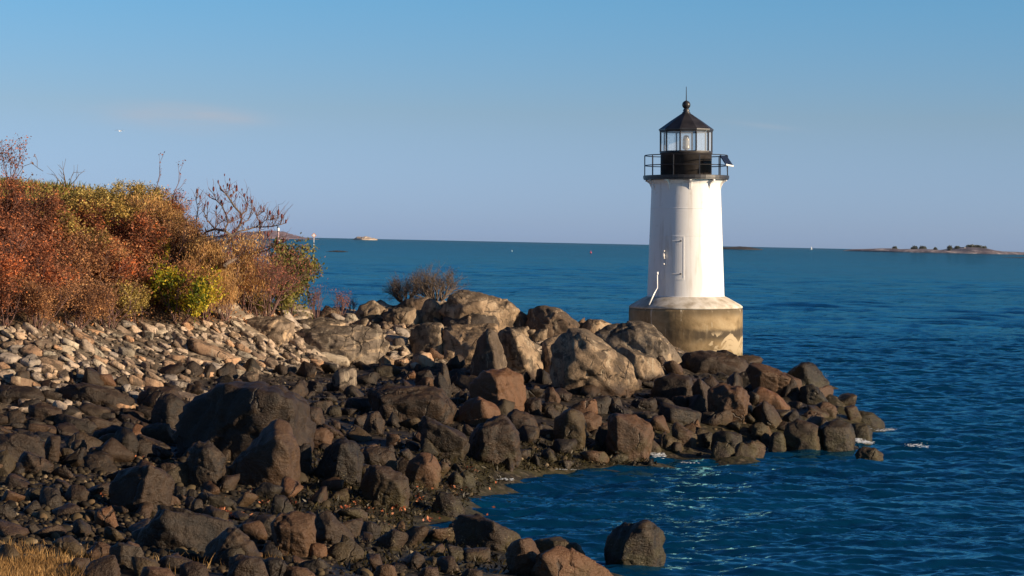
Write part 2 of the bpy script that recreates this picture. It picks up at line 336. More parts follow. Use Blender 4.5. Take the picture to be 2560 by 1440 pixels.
mx = t.N('ShaderNodeMixShader'); t.put(mx.inputs[0], t.math('MULTIPLY', fr.outputs[0], t.math('MULTIPLY_ADD', fr.outputs[0], -1.12, 1.36))); t.l.new(df.outputs[0], mx.inputs[1]); t.l.new(gl.outputs[0], mx.inputs[2]); t.l.new(mx.outputs[0], t.out.inputs[0]); M['sea'] = t.m
tag(mk('sea', np.c_[WX.ravel(), WY.ravel(), WZ.ravel()], np.stack([ii, ii+1, ii+rx+1, ii+rx], -1).reshape(-1, 4), M['sea'], smooth=True),
    'deep blue rippled sea water reaching the horizon', kind='structure')
# ------------------------------------------------------------------ rocks
def ico(sub):
    bm = bmesh.new(); bmesh.ops.create_icosphere(bm, subdivisions=sub, radius=1)
    V = np.array([v.co[:] for v in bm.verts]); Fc = np.array([[v.index for v in f.verts] for f in bm.faces]); bm.free(); return V, Fc
ICO = {k: ico(k) for k in (2, 3, 4, 5)}
def rock_geo(P_, sub, rng, rough=.05, soft=16, chips=9, seed=0):
    P_ = np.asarray(P_, dtype=float)
    bm = bmesh.new(); vs = [bm.verts.new(tuple(p)) for p in P_]
    bmesh.ops.convex_hull(bm, input=vs); bm.normal_update()
    used = np.array([v.co[:] for v in bm.verts if v.link_faces]); c = (used.max(0)+used.min(0))/2*.6+used.mean(0)*.4
    pl = []
    for f in bm.faces:
        n = np.array(f.normal[:]); hh = n@(np.array(f.verts[0].co[:])-c)
        if hh < 0: n, hh = -n, -hh
        if hh > 1e-4: pl.append((*n, hh))
    bm.free()
    Q = used-c
    for _ in range(chips):
        n = rng.normal(size=3); n /= np.linalg.norm(n); pl.append((*n, (Q@n).max()*rng.uniform(.86, .985)))
    pl = np.array(pl); D, Fc = ICO[sub]
    nd = np.clip((D@pl[:, :3].T)/pl[:, 3][None, :], 1e-6, None)
    nm_ = nd.max(1); r0_ = ((nd/nm_[:, None])**soft).sum(1)**(-1/soft)/nm_; rj = []
    for j in range(2):
        N2 = rng.normal(size=(7, 3)); N2 /= np.linalg.norm(N2, axis=1)[:, None]; h2 = np.maximum((Q@N2.T).max(0)*rng.uniform(.74, .96, 7), 1e-3)
        d2_ = np.clip((D@N2.T)/h2, 1e-6, None).max(1); rj.append(np.minimum(r0_, 1/d2_))
    r = np.maximum(rj[0], rj[1])
    size = np.mean(used.max(0)-used.min(0)); V = D*r[:, None]
    dn = fbm(V/size*2.0+seed*7.7, seed, 3)*rough*.15+fbm(V/size*8+seed*3.1, seed+5, 3)*rough*.38
    tl = rng.normal(size=3); tl /= np.linalg.norm(tl); st = (V/size)@tl*5+fbm(V/size*1.7+seed, seed+2, 2)*.9; st = st-np.floor(st)
    dn += (np.clip(st*3, 0, 1)-np.clip((st-.55)*2.2, 0, 1))*rough*.7
    for _ in range(4):
        cn = rng.normal(size=3); cn /= np.linalg.norm(cn); dd_ = (V/size)@cn-rng.uniform(-.3, .3)+.05*vn(V/size*3+seed, seed+4); dn -= np.exp(-(dd_/.018)**2)*rough*.7*(vn(V/size*1.5+_*3, seed+6) > -.1)
    Dj = D+np.stack([vn(D*4+seed+q_, seed+20+q_) for q_ in range(3)], 1)*.10
    for nc, am in ((9, .75), (30, .45)):
        S = rng.normal(size=(nc, 3)); S /= np.linalg.norm(S, axis=1)[:, None]; ix = (Dj@S.T).argmax(1)
        dn += am*rough*(rng.uniform(-.55, .55, nc)[ix]+((D-S[ix])*rng.normal(0, 1.1, (nc, 3))[ix]).sum(1))
    V = V*(1+dn)[:, None]
    return V, Fc, c
CROP = {'A': (900, 700, 2.88), 'B': (0, 760, 2.667), 'C': (440, 900, 3.2), 'D': (0, 1040, 2.844), 'E': (1500, 840, 3.13), 'F': (900, 1100, 3.2), 'R': (0, 0, 1)}
def pp(c, s):
    a, b, k = CROP[c]; o = []
    for w in s.split():
        x, y = w.split(','); o.append((a+float(x)/k, b+float(y)/k))
    return o
ROCKS = """
A t|580,230 650,110 760,75 870,90 1010,135 1130,215 1060,330 800,330 640,290||rock_outcrop|humped brown outcrop with a pale vein, highest rock of the ridge
A k|600,290 700,225 800,215 930,240 1020,290 1000,335 760,345 610,320||boulder|dark lens shaped boulder lying on top of the pale ridge block
A t|350,370 430,310 600,320 615,470 590,560 460,500 355,490|560,330 590,430 585,540|boulder|pale square faced ridge block with dark mossy top, left of the widest block
A t|600,330 960,335 1000,420 900,500 780,600 680,570 600,470||boulder|wide tan ridge block with dark mossy top under the lens shaped boulder
A k|790,650 850,440 930,362 985,395 1050,600 1045,695 940,705 810,700|930,368 955,480 985,690|boulder|upright dark slab with a narrow sunlit right edge standing before the ridge
A t|1000,400 1080,350 1200,400 1315,570 1315,680 1180,680 1060,660|1110,380 1150,520 1190,620|boulder|broken pale block leaning right behind the upright dark slab
A t|1060,350 1210,335 1240,400 1180,440 1080,420||boulder|small flat pale slab on the crest above the broken block
A t|1230,380 1350,345 1340,440 1250,440||boulder|small square pale block on the crest right of the flat slab
A w|1290,340 1370,305 1440,310 1460,370 1380,390||boulder|small whitish streaked rock on the crest
A t|1315,450 1460,375 1440,500 1385,690 1320,660||boulder|tapering pale slab wedged left of the largest sunlit boulder
A t|1380,640 1420,450 1500,375 1580,360 1640,380 1760,460 1900,570 2050,760 2010,830 1800,830 1560,790 1400,720|1520,640 1760,640 1620,440|boulder|largest sunlit boulder of the point, pale above and dark brown below
A b|1205,330 1230,225 1330,195 1440,215 1540,290 1600,350 1500,420 1300,380||boulder|smooth brown boulder on the ridge crest with a pale right slope
A b|1060,320 1070,225 1140,225 1215,260 1210,345||boulder|small cracked brown rock between two crest boulders
A t|1590,350 1640,285 1740,290 1810,320 1700,390||boulder|low tan rock on the crest nearest the lighthouse base
A v|1680,410 1750,350 1880,305 2050,310 2120,340 2220,440 2300,570 2150,600 1900,500 1750,480||rock_outcrop|banded outcrop with pale ribbons left of the lighthouse base
A t|1790,520 1870,465 2000,530 2140,580 2180,690 2110,740 1950,660|1990,540 1990,620|boulder|slab with a pale square face below the banded outcrop
A r|780,770 880,665 1060,640 1170,690 1195,870 1120,930 1030,950 960,880 800,850|985,700 1000,900|boulder|reddish block with a deep dark left side under the upright slab
A r|50,790 200,765 420,785 560,780 620,870 685,930 620,975 500,960 430,1020 330,1035 190,960 120,880|200,870 440,850 560,890|boulder|broad rust brown boulder in the middle of the dark riprap
A r|690,1000 740,890 850,840 960,900 1005,960 960,1030 850,1040|880,880 900,960|boulder|small reddish rock with dark left face below the reddish block
A k|430,1060 470,990 600,1050 740,1110 780,1190 740,1290 560,1260 430,1150|490,1010 620,1070 740,1150|boulder|slanting dark slab with ribbed lower face beside the mud flat
A r|770,1290 800,1150 860,1050 1000,985 1090,1000 1130,1100 1165,1290 1140,1330 980,1300 850,1310|870,1080 890,1230 1090,1060|boulder|rust coloured boulder with a dark cleft at its foot beside the water
A r|1045,960 1120,930 1250,980 1290,1070 1260,1145 1200,1130 1100,1020||boulder|rounded brown rock tucked right behind the rust coloured boulder
A o|1395,1170 1410,1010 1500,935 1600,940 1630,1060 1615,1195 1480,1200|1500,960 1590,1080|boulder|blocky brown boulder with a dark hollow at the cove edge
A r|1560,970 1660,935 1740,990 1715,1070 1620,1110 1570,1060||boulder|reddish knob leaning on the blocky cove edge boulder
A r|1780,1060 1800,990 1850,962 1980,975 2090,1050 2105,1130 2070,1290 1900,1260 1800,1220|1840,980 1860,1180 2040,1100|boulder|tall rust and olive boulder standing at the cove waterline
A k|1690,1150 1730,1050 1790,1040 1850,1150 1830,1240 1740,1220||boulder|small dark brown boulder touching the tall waterline boulder on its left
A o|1990,960 2060,950 2190,1010 2170,1060 2060,1030||rock|flat olive rock above the tall waterline boulder
A b|1325,860 1345,765 1390,775 1445,860 1400,895||rock|small upright brown stone in the dark gap under the ridge
A b|1210,820 1250,755 1295,765 1270,830||rock|small pale topped stone leaning in the dark gap under the ridge
A r|1165,900 1200,855 1300,855 1305,930 1250,970||rock|rounded reddish stone below the gap, left of a striped one
A o|1300,890 1400,880 1500,920 1420,965 1320,960||rock|striped olive brown stone below the gap under the ridge
A b|680,830 720,795 775,820 765,880 700,880||rock|light brown stone among dark riprap left of the reddish block
A k|655,700 700,665 775,700 775,770 680,760||rock|dark stone with pale rim left of the reddish block
A g|575,700 590,605 625,620 660,780 630,850 600,790||rock|thin upright grey stone standing in the riprap
A t|135,580 175,540 250,570 225,640 160,630||rock|small tan stone below the banded boulder on the slope edge
A p|240,580 340,560 350,600 270,620||rock|small flat pinkish stone right of the banded boulder
A w|360,600 400,590 432,610 425,650 375,640||rock|small bright cream stone at the foot of the ridge
A p|370,560 430,515 500,530 540,600 450,620||rock|reddish tan slab below the pale square faced block
A t|590,560 620,505 680,520 685,590 620,590||rock|round tan stone under the widest ridge block
A k|400,770 410,660 500,640 560,780||boulder|black square block behind the broad rust brown boulder
A b|20,1080 60,960 140,940 175,1060 130,1110||rock|brown block left below the broad rust brown boulder
A p|205,1190 240,1120 305,1175 290,1195||rock|bright orange tan triangular stone on the dark flat
A t|165,260 230,195 400,200 418,290 370,335 200,325||boulder|low tan ledge block left of the pale square faced block
A t|410,310 480,130 520,130 600,210 590,300||boulder|tall cracked tan rock beside the bare bush on the ridge
A b|240,200 330,140 480,130 500,190 400,220||boulder|flat brown rock directly under the bare bush
A t|520,260 560,190 640,160 660,260||boulder|brown wedge of rock between the cracked rock and the highest outcrop
R v|730,870 745,835 800,815 900,818 960,835 970,870 945,900 880,910 790,905||rock_outcrop|banded grey boulder with white ribbons at the right end of the pale slope
R v|590,815 640,795 700,790 735,815 725,850 670,865 600,845||rock_outcrop|banded ledge with white ribbons on top of the pale slope
R v|735,830 750,800 820,795 870,808 850,835||rock_outcrop|small banded ledge just behind the large banded boulder
R w|850,800 862,782 885,785 900,803||rock|small white topped rock behind the banded boulder
R t|880,800 900,765 930,752 960,770 960,800||boulder|pale brown rock on the ridge left of the bare bush
R b|795,790 815,765 850,775 850,798||boulder|small pale rock behind the reddish twigs on the ridge
E k|560,180 640,125 800,120 960,125 1060,150 1150,220 1260,330 1000,360 850,340 700,290||rock_outcrop|long dark ledge directly in front of the lighthouse base
E b|1130,215 1300,230 1420,290 1560,350 1550,440 1250,370||rock_outcrop|low brown ledge running right from the lighthouse toward the sea
E k|1440,310 1560,225 1650,220 1700,270 1730,320 1790,372 1650,385 1450,360|1600,235 1620,330|boulder|peaked rock jutting into the sea on the far side of the point
E o|1560,400 1650,370 1720,420 1775,515 1640,530 1570,470||boulder|olive sloping rock on the seaward edge below the peaked rock
E k|430,340 560,300 700,330 750,480 560,500 400,460|690,345 655,470|boulder|black slab with a thin pale right edge below the slab with a square face
E k|720,400 780,325 860,420 855,560 770,540|780,335 840,540|boulder|leaning dark slab right of the black slab with a pale edge
E b|460,610 470,515 600,550 795,600 770,715 700,710 560,670|565,570 560,665|boulder|oblong brown block with a flat top and dark left end
E b|790,600 890,590 910,665 880,700 790,670||boulder|small square brown block right of the oblong block
E b|560,720 600,680 760,780 750,875 640,840 570,770||boulder|tilted brown block below the oblong block
E o|470,800 510,765 640,830 600,905 490,870||boulder|rounded olive boulder at the waterline below the tilted block
E b|850,430 980,350 1080,370 1140,440 1190,580 1120,685 950,690 860,600||boulder|large rough brown boulder with a lighter right shoulder on the point
E k|1040,330 1100,280 1230,280 1260,360 1120,410||boulder|dark cracked rock above the large rough boulder
E r|1180,460 1260,400 1400,460 1500,560 1420,610 1250,550||boulder|reddish flat topped boulder behind the pointed dark one
E k|1190,600 1290,505 1360,560 1430,680 1380,735 1250,670|1290,515 1330,660|boulder|pointed dark boulder shaped like a tent
E k|1420,640 1530,570 1565,620 1460,705||rock|small dark wedge right of the tent shaped boulder
E b|1570,620 1640,575 1750,620 1700,650 1600,650||rock|small olive brown stone behind the rounded tip boulders
E b|1690,550 1760,505 1860,570 1850,630 1740,625||boulder|brown boulder on the seaward side near the tip
E k|1440,800 1460,700 1540,640 1640,660 1720,720 1760,830 1740,885 1560,880||boulder|big dark brown boulder at the waterline near the tip
E b|1700,720 1850,645 1960,690 1990,780 1930,860 1790,885||boulder|rounded brown boulder next to the olive tip boulder
E o|1930,780 1970,680 2080,690 2122,740 2125,812 2010,815||boulder|yellowish olive boulder with foam at its foot at the tip
E k|1930,640 1960,585 2120,600 2225,665 2220,695 2080,705||boulder|outermost low boulder of the point
E k|2000,905 2060,865 2160,880 2220,930 2200,958 2040,945||rock|small wet rock awash just off the tip
E b|370,930 380,830 410,800 480,880 470,930||rock|small olive brown rock with white splash at the cove edge
E o|800,850 810,770 870,750 890,850 850,885||rock|upright barnacled stone at the cove waterline
E k|880,900 890,760 1000,750 1110,770 1120,900 1000,925||boulder|blocky dark brown waterline boulder under the large rough boulder
E b|1070,925 1110,850 1200,820 1290,870 1250,925||rock|low broken brown rock lying in the cove water edge
E o|1180,790 1200,690 1270,680 1320,730 1260,820||rock|light olive knob above the waterline near the tip
E b|1250,840 1270,740 1330,790 1320,850||rock|thin upright brown stone beside the olive knob
E k|1320,860 1340,760 1430,750 1460,860 1400,885||rock|dark crumbly rock at the waterline left of the big dark boulder
E k|340,690 350,600 440,600 490,680||rock|dark stone right of the tall waterline boulder
E g|70,560 90,475 150,480 185,580 120,590||rock|small grey brown stone below the largest sunlit boulder
E k|245,560 260,495 440,490 450,540 380,575||rock|low flat dark stone below the black slab
E k|560,540 570,470 720,470 700,570||rock|dark flat stone under the black slab with a pale edge
C k|60,600 100,330 280,210 500,195 800,200 960,290 1080,370 1080,560 980,600 800,640 400,800 230,700|700,270 600,400 620,590 900,330|boulder|huge boulder with a black cavernous left face
C b|410,880 560,770 680,640 800,465 900,520 975,690 945,960 920,1025 780,1048 640,990|800,640 760,860 870,700|boulder|big smooth sunlit boulder leaning before the huge black faced one
C b|930,790 1000,650 1080,690 1085,810 1020,920 950,870||boulder|pointed flat stone leaning on the big smooth boulder
C r|1060,620 1080,560 1200,540 1255,600 1220,680 1160,712 1090,695||rock|rounded reddish stone right of the pointed flat stone
C r|1000,430 1050,370 1170,390 1195,550 1080,595 1005,560||boulder|reddish brown shoulder boulder behind the rounded reddish stone
C b|85,760 160,680 260,655 410,780 400,900 370,960 290,1040 100,1020 80,900||boulder|round mottled boulder left of the big smooth boulder
C k|1110,900 1210,700 1330,630 1450,690 1500,790 1480,920 1380,995 1250,960|1330,680 1300,840 1400,800|boulder|fissured dark boulder with pale streaked front
C b|1490,760 1500,700 1600,690 1740,740 1760,850 1740,910 1560,870||boulder|low cracked boulder between the fissured one and the flat faced one
C k|1480,1000 1560,840 1700,860 1850,950 1855,1060 1800,1165 1700,1150 1540,1110|1600,880 1780,1010|boulder|dark sloping boulder with a paler lower right corner
C r|1840,900 1860,800 1950,740 2060,750 2115,860 2120,940 1960,1008 1860,950||boulder|flat faced pinkish boulder standing on the mud flat
C g|1240,150 1280,80 1430,75 1455,225 1400,255 1300,235|1310,120 1310,220|boulder|square block with an ochre front face at the foot of the pale slope
C k|1345,370 1380,300 1540,295 1560,390 1450,420||rock|flat dark stone above the yellowish cobbles
C b|1510,560 1540,420 1620,410 1670,500 1640,595 1560,590||rock|upright grey brown stone left of the broad rust brown boulder
C o|1200,420 1230,360 1310,360 1330,440 1240,450||rock|olive stone right of the reddish shoulder boulder
C p|1230,550 1250,480 1310,500 1320,550||rock|small orange tan stone below the olive stone
C p|970,360 1010,335 1100,340 1090,372||rock|small orange flat stone on top of the huge boulder's right shoulder
C b|520,140 560,90 660,100 650,180 560,170||rock|olive tan stone at the lower edge of the pale slope
C k|1070,170 1140,160 1175,220 1120,260 1040,240||rock|dark stone left of the square ochre faced block
C b|1200,190 1260,170 1265,240 1215,250||rock|small brown stone touching the square block on its left
C w|830,70 870,10 920,60 890,85||rock|small pyramid shaped pale stone on the lower slope
C t|1000,110 1020,50 1060,90 1120,85 1100,130 1040,140||rock|tan stone with a rounded yellow end on the lower slope
C b|930,250 990,200 1030,250 1000,300||rock|small brown stone above the huge boulder's right side
C k|2060,150 2110,90 2160,170 2200,260 2160,310 2110,220||rock|slim dark upright stone beside the reddish pair
D k|-160,200 0,140 130,130 290,150 335,255 240,270 0,310 -160,320||boulder|broad grey brown boulder at the left edge above the pebbles
D o|-100,270 60,250 110,300 60,390 -90,430||boulder|barnacled boulder cut by the left edge
D r|110,395 140,290 190,255 300,290 378,355 340,405 200,412|195,270 275,395|boulder|reddish brown boulder with a dark left face on the pebbles
D k|315,210 350,140 430,140 415,335 330,315||boulder|upright dark stone between the left boulders
D g|500,230 515,175 600,165 622,240 560,265||rock|small grey stone behind the pebbles
D o|420,300 425,225 500,230 555,290 490,315||rock|rounded olive stone right of the upright dark stone
D b|630,300 635,220 740,215 768,280 700,320||rock|light topped brown stone left of the round dark boulder
D k|795,210 830,110 880,88 950,110 978,200 930,290 850,315||boulder|round very dark boulder above the black gap
D b|975,190 985,130 1080,160 1225,225 1200,280 1060,290||boulder|long sloping brown rock right of the round dark boulder
D b|1085,140 1110,60 1200,50 1245,185 1130,195||boulder|brown rock at the left mouth of the black cavern
D p|1310,185 1340,155 1412,148 1400,190||rock|small flat orange stone in the mouth of the black cavern
D k|780,520 870,400 970,365 1060,365 1170,410 1228,475 1212,595 1000,660 900,675 820,610|1045,375 1035,510 1015,620|boulder|two toned boulder, left half black and right face sandy, before the cavern
D g|1235,570 1240,500 1325,505 1320,590||rock|small pale grey stone right of the two toned boulder
D g|1328,570 1340,520 1400,525 1390,590||rock|tiny grey stone next to the small pale grey stone
D o|1415,590 1430,545 1600,575 1700,620 1600,650 1440,640||rock|long flat stone below the big smooth boulder
D k|1345,690 1370,590 1430,590 1445,650 1390,705||rock|small dark stone in front of the long flat stone
D k|950,910 1060,720 1130,650 1250,690 1440,705 1700,775 1680,850 1300,880 1100,950|1130,665 1180,800|boulder|long dark wet ledge crossing the foreground
D b|1440,1020 1480,920 1600,820 1680,812 1800,900 1845,985 1750,1030 1580,1065|1640,825 1560,960 1760,950|boulder|brown peaked boulder in front of the dark wet ledge
D b|1680,790 1820,710 1960,710 1970,800 1900,880 1740,850||boulder|low dull brown boulder behind the peaked foreground boulder
D b|1940,800 1990,720 2100,695 2230,715 2252,800 2215,950 2140,1005 1980,940|1990,790 2150,840|boulder|rounded foreground boulder with barnacled pale lower edge
D g|770,940 860,905 1000,940 1055,1025 900,1085 820,1060|870,930 850,1060|boulder|grey brown angular boulder right of the dry grass
D k|560,1150 640,1040 820,980 855,1160 700,1190||boulder|dark sloping boulder at the bottom edge right of the dry grass
D b|1110,1040 1180,985 1320,1010 1400,1045 1290,1110 1120,1090||boulder|grey brown flat boulder at the bottom edge
D t|1000,1100 1030,1065 1200,1085 1275,1150 1100,1180||rock|pale yellowish broken stone at the bottom edge
D k|1270,1150 1290,1060 1370,1030 1480,1080 1490,1180 1300,1190||boulder|round black boulder at the bottom edge
D k|1625,1100 1640,1010 1700,990 1850,1000 1930,1180 1640,1190||boulder|big dark brown boulder cut by the bottom edge
D k|1860,1010 2000,1000 2080,1120 2000,1160 1880,1140||boulder|dark reddish boulder right of the big dark one at the bottom
D b|1975,1110 2060,1065 2230,1090 2250,1170 2000,1180||boulder|flat brown boulder at the bottom edge below the barnacled one
D r|2190,980 2210,900 2320,910 2330,1000 2250,1020||boulder|small reddish boulder right of the barnacled foreground boulder
D k|2240,760 2270,690 2350,690 2540,880 2500,940 2300,880||boulder|long dark sloping rock in the middle foreground
D o|160,590 190,520 300,515 375,580 300,605||rock|flat olive stone lying on the pebbles at left
D g|340,560 350,490 430,480 450,560 400,575||rock|small dark grey stone left of the smooth dark one on the pebbles
D k|455,570 500,490 600,500 645,545 580,612 480,605||boulder|smooth dark boulder lying on the pebbles
D b|900,670 905,630 990,620 1010,660||rock|small olive stone at the foot of the two toned boulder
F k|770,710 800,610 950,610 1100,680 1290,770 1230,865 1150,885 1000,840 820,770|1080,685 1110,850|boulder|boulder with a black left side and barnacled right end beside the inlet
F b|1170,870 1270,780 1380,800 1440,930 1430,1060 1290,1085 1200,980||boulder|angular brown boulder in front of the barnacled one
F o|1370,810 1500,795 1640,782 1750,830 1798,935 1600,950||boulder|low olive boulder at the water's edge behind two brown ones
F r|1370,1100 1430,930 1600,850 1800,930 1950,1020 2040,1130 1700,1160|1470,930 1540,1090|boulder|large smooth reddish brown boulder cut by the bottom edge beside the water
F b|1970,960 1990,780 2100,690 2280,650 2380,690 2438,740 2432,985 2200,990|2320,690 2130,830 2100,970|boulder|lone squarish boulder standing in the water in the foreground
F k|590,510 650,430 780,460 835,565 740,590 600,565||boulder|low dark boulder at the left shore of the inlet
F k|700,300 760,250 830,300 800,380 740,370||rock|small dark stone beside the round weedy one
F o|775,320 830,250 900,270 922,350 850,392 785,372||rock|round weedy grey stone on the mud flat
F k|0,780 20,660 100,645 168,700 150,800 50,820||rock|dark foreground stone left of the inlet's narrow end
F p|455,1110 500,1010 620,1025 625,1120||rock|orange tan wedge stone at the bottom edge
F k|780,1110 850,1030 980,1040 1010,1130||rock|dark angular stone at the bottom edge left of the reddish boulder
F b|100,1080 130,1000 260,990 300,1100||rock|dark brown foreground stone near the bottom edge
F g|820,880 850,840 890,860 880,910||rock|small pale stone in the dark gap beside the barnacled boulder
B k|-60,560 60,540 240,560 300,620 120,660 -60,640||rock|large flat dark slab at the left edge just below the pale slope
B k|390,560 560,535 760,570 900,640 700,700 480,650||rock|long flat dark slab on the lower slope
B k|900,620 1000,560 1180,560 1220,640 1100,720 960,700||boulder|dark flat topped boulder left above the black cavern
B b|1010,740 1050,640 1130,600 1220,640 1220,760 1120,830 1030,810||boulder|brown rounded boulder left of the black cavern
B k|180,680 280,660 420,700 430,790 300,800||rock|dark slab lying near the left edge of the lower slope
B k|100,880 200,860 310,920 310,1000 130,1010||boulder|dull grey boulder behind the reddish one on the pebbles
B b|930,820 1060,790 1150,860 1160,930 1040,920||boulder|grey brown rock below the rounded boulder at the cavern
B k|600,860 760,810 880,840 800,900 640,910||rock|dark flat rock behind the light topped brown stone
B t|850,690 880,655 945,680 930,715||rock|small golden triangular stone on the dark lower slope
B p|455,790 480,768 535,785 520,810||rock|small oval tan stone on the dark lower slope
"""
for k_, (d_, w_) in {'kL': (BRN, ((.009, .006, .0035), (.033, .021, .0115), (.070, .041, .021))), 'bL': (BRN, ((.014, .009, .005), (.060, .038, .020), (.11, .060, .030))), 'rL': (BRN, ((.022, .013, .007), (.074, .042, .021), (.135, .070, .034))), 'oL': (BRN, ((.020, .015, .008), (.052, .038, .017), (.09, .06, .025))), 'gL': (GRY, ((.019, .014, .009), (.056, .040, .025), (.085, .057, .034)))}.items(): M[k_] = rockmat('low shore rock '+k_[0], d_, w_, tidez=3.2, redk={'k': .3, 'b': .5, 'r': .9, 'o': .3, 'g': .2}[k_[0]])
rk = []; rng = np.random.RandomState(11)
for ln in [l for l in ROCKS.strip().split('\n') if l.strip()]:
    hd, poly, ridge, name, label = ln.split('|'); crop, mt = hd.split(); poly = pp(crop, poly); rd = pp(crop, ridge) if ridge else []
    a = np.array(poly)
    if mt in 'kbrog' and a[:, 1].mean() > (960 if a[:, 0].mean() < 900 else 925 if a[:, 0].mean() < 1700 else 880): mt = mt+'L'
    x0, y0 = a.min(0); x1, y1 = a.max(0); cx = a[a[:, 1] > y1-.25*(y1-y0), 0].mean()
    g = hit(cx, min(y1, 1500), wl=-.02); Yg = 74.0 if g is None else g[1]
    Yg = min(Yg, 75.5)
    sz = math.sqrt((x1-x0)*(y1-y0))*Yg/F; t_ = sz*.85; Yc = Yg+.30*t_
    cen = a.mean(0); pt3 = []
    fr = .28 if rd else .45
    for (x, y) in poly:
        pt3.append(P(x, y, Yc+rng.uniform(-.12, .12)*t_))
    for (x, y) in rd: pt3.append(P(x, y, Yc-.55*t_))
    sel = rng.permutation(len(poly))
    if not rd:
        for k in sel[:3]: q_ = cen+(np.array(poly[k])-cen)*rng.uniform(.25, .7); pt3.append(P(q_[0], q_[1], Yc-.5*t_*rng.uniform(.75, 1)))
    else:
        k = sel[0]; q_ = cen+(np.array(poly[k])-cen)*.6; pt3.append(P(q_[0], q_[1], Yc-.25*t_))
    for k in sel[3:7]: q_ = cen+(np.array(poly[k])-cen)*rng.uniform(.5, .85); pt3.append(P(q_[0], q_[1], Yc+.5*t_*rng.uniform(.6, 1.1)))
    bot = P(cen[0], y1, Yc); w_ = (x1-x0)*Yc/F
    for sx in (-.32, .32):
        for sy in (-.25, .35): pt3.append(bot+np.array([sx*w_, sy*t_, -.22*sz-(.35 if g is not None and gz(g[0], g[1]) < .02 else 0)]))
    big = (x1-x0)*(y1-y0) > 9000
    V, Fc, c = rock_geo(pt3, 5 if big else 4 if sz > .35 else 3, rng, rough=.062, soft=90, chips=4, seed=len(rk)+1)
    bz = V[:, 2].min(); V = V-np.array([0, 0, bz])
    V[:, 0] *= 1.05; V[:, 2] *= 1.02; o = mk(name, V, Fc, M[mt]); o.location = tuple(c+np.array([0, 0, bz]))
    tag(o, label, 'boulder' if name != 'rock' else 'rock')
    rk.append((cen[0], cen[1], (x1-x0)/2, (y1-y0)/2, o.location.x, o.location.y, w_/2))
def shade_edges():
    for me in bpy.data.meshes:
        pass
# --- prototypes for the smaller stones
PRO = []; 
for k in range(18):
    r_ = np.random.RandomState(100+k); n = 9
    q = r_.normal(size=(n, 3)); q /= np.linalg.norm(q, axis=1)[:, None]; q *= r_.uniform(.8, 1.15, (n, 1))
    V, Fc, c = rock_geo(q*np.array([.5, .42, .36]), 3, r_, rough=.05, soft=70, chips=3, seed=200+k); PRO.append((V, Fc))
FL = []
for k in range(14):
    r_ = np.random.RandomState(300+k); n = 6; a = np.sort(r_.uniform(0, 6.28, n)); rr = r_.uniform(.38, .55, n)
    top = np.c_[np.cos(a)*rr*1.15, np.sin(a)*rr*.8, np.full(n, .14)+r_.uniform(-.03, .05, n)]; bot = top*np.array([1.05, 1.05, -1])
    V, Fc, c = rock_geo(np.r_[top, bot], 3, r_, rough=.045, soft=70, chips=2, seed=330+k); FL.append((V, Fc))
def proto_meshes(lst, nm):
    out = []
    for V, Fc in lst:
        o = mk(nm, V-np.array([0, 0, V[:, 2].min()*.6]), Fc, M['g']); out.append(o.data); bpy.data.objects.remove(o)
    return out
PM = proto_meshes(PRO, 'stone'); FM = proto_meshes(FL, 'slab')
def covered(px, py, f=.8):
    for cx, cy, hx, hy, *_ in rk:
        if ((px-cx)/hx)**2+((py-cy)/hy)**2 < f: return True
    return False
def put_stone(name, me, loc, s, rot, mat, label, cat, group):
    o = bpy.data.objects.new(name, me); C.objects.link(o); o.location = loc; o.scale = s; o.rotation_euler = rot
    o.material_slots[0].link = 'OBJECT'; o.material_slots[0].material = mat
    return tag(o, label, cat, group)
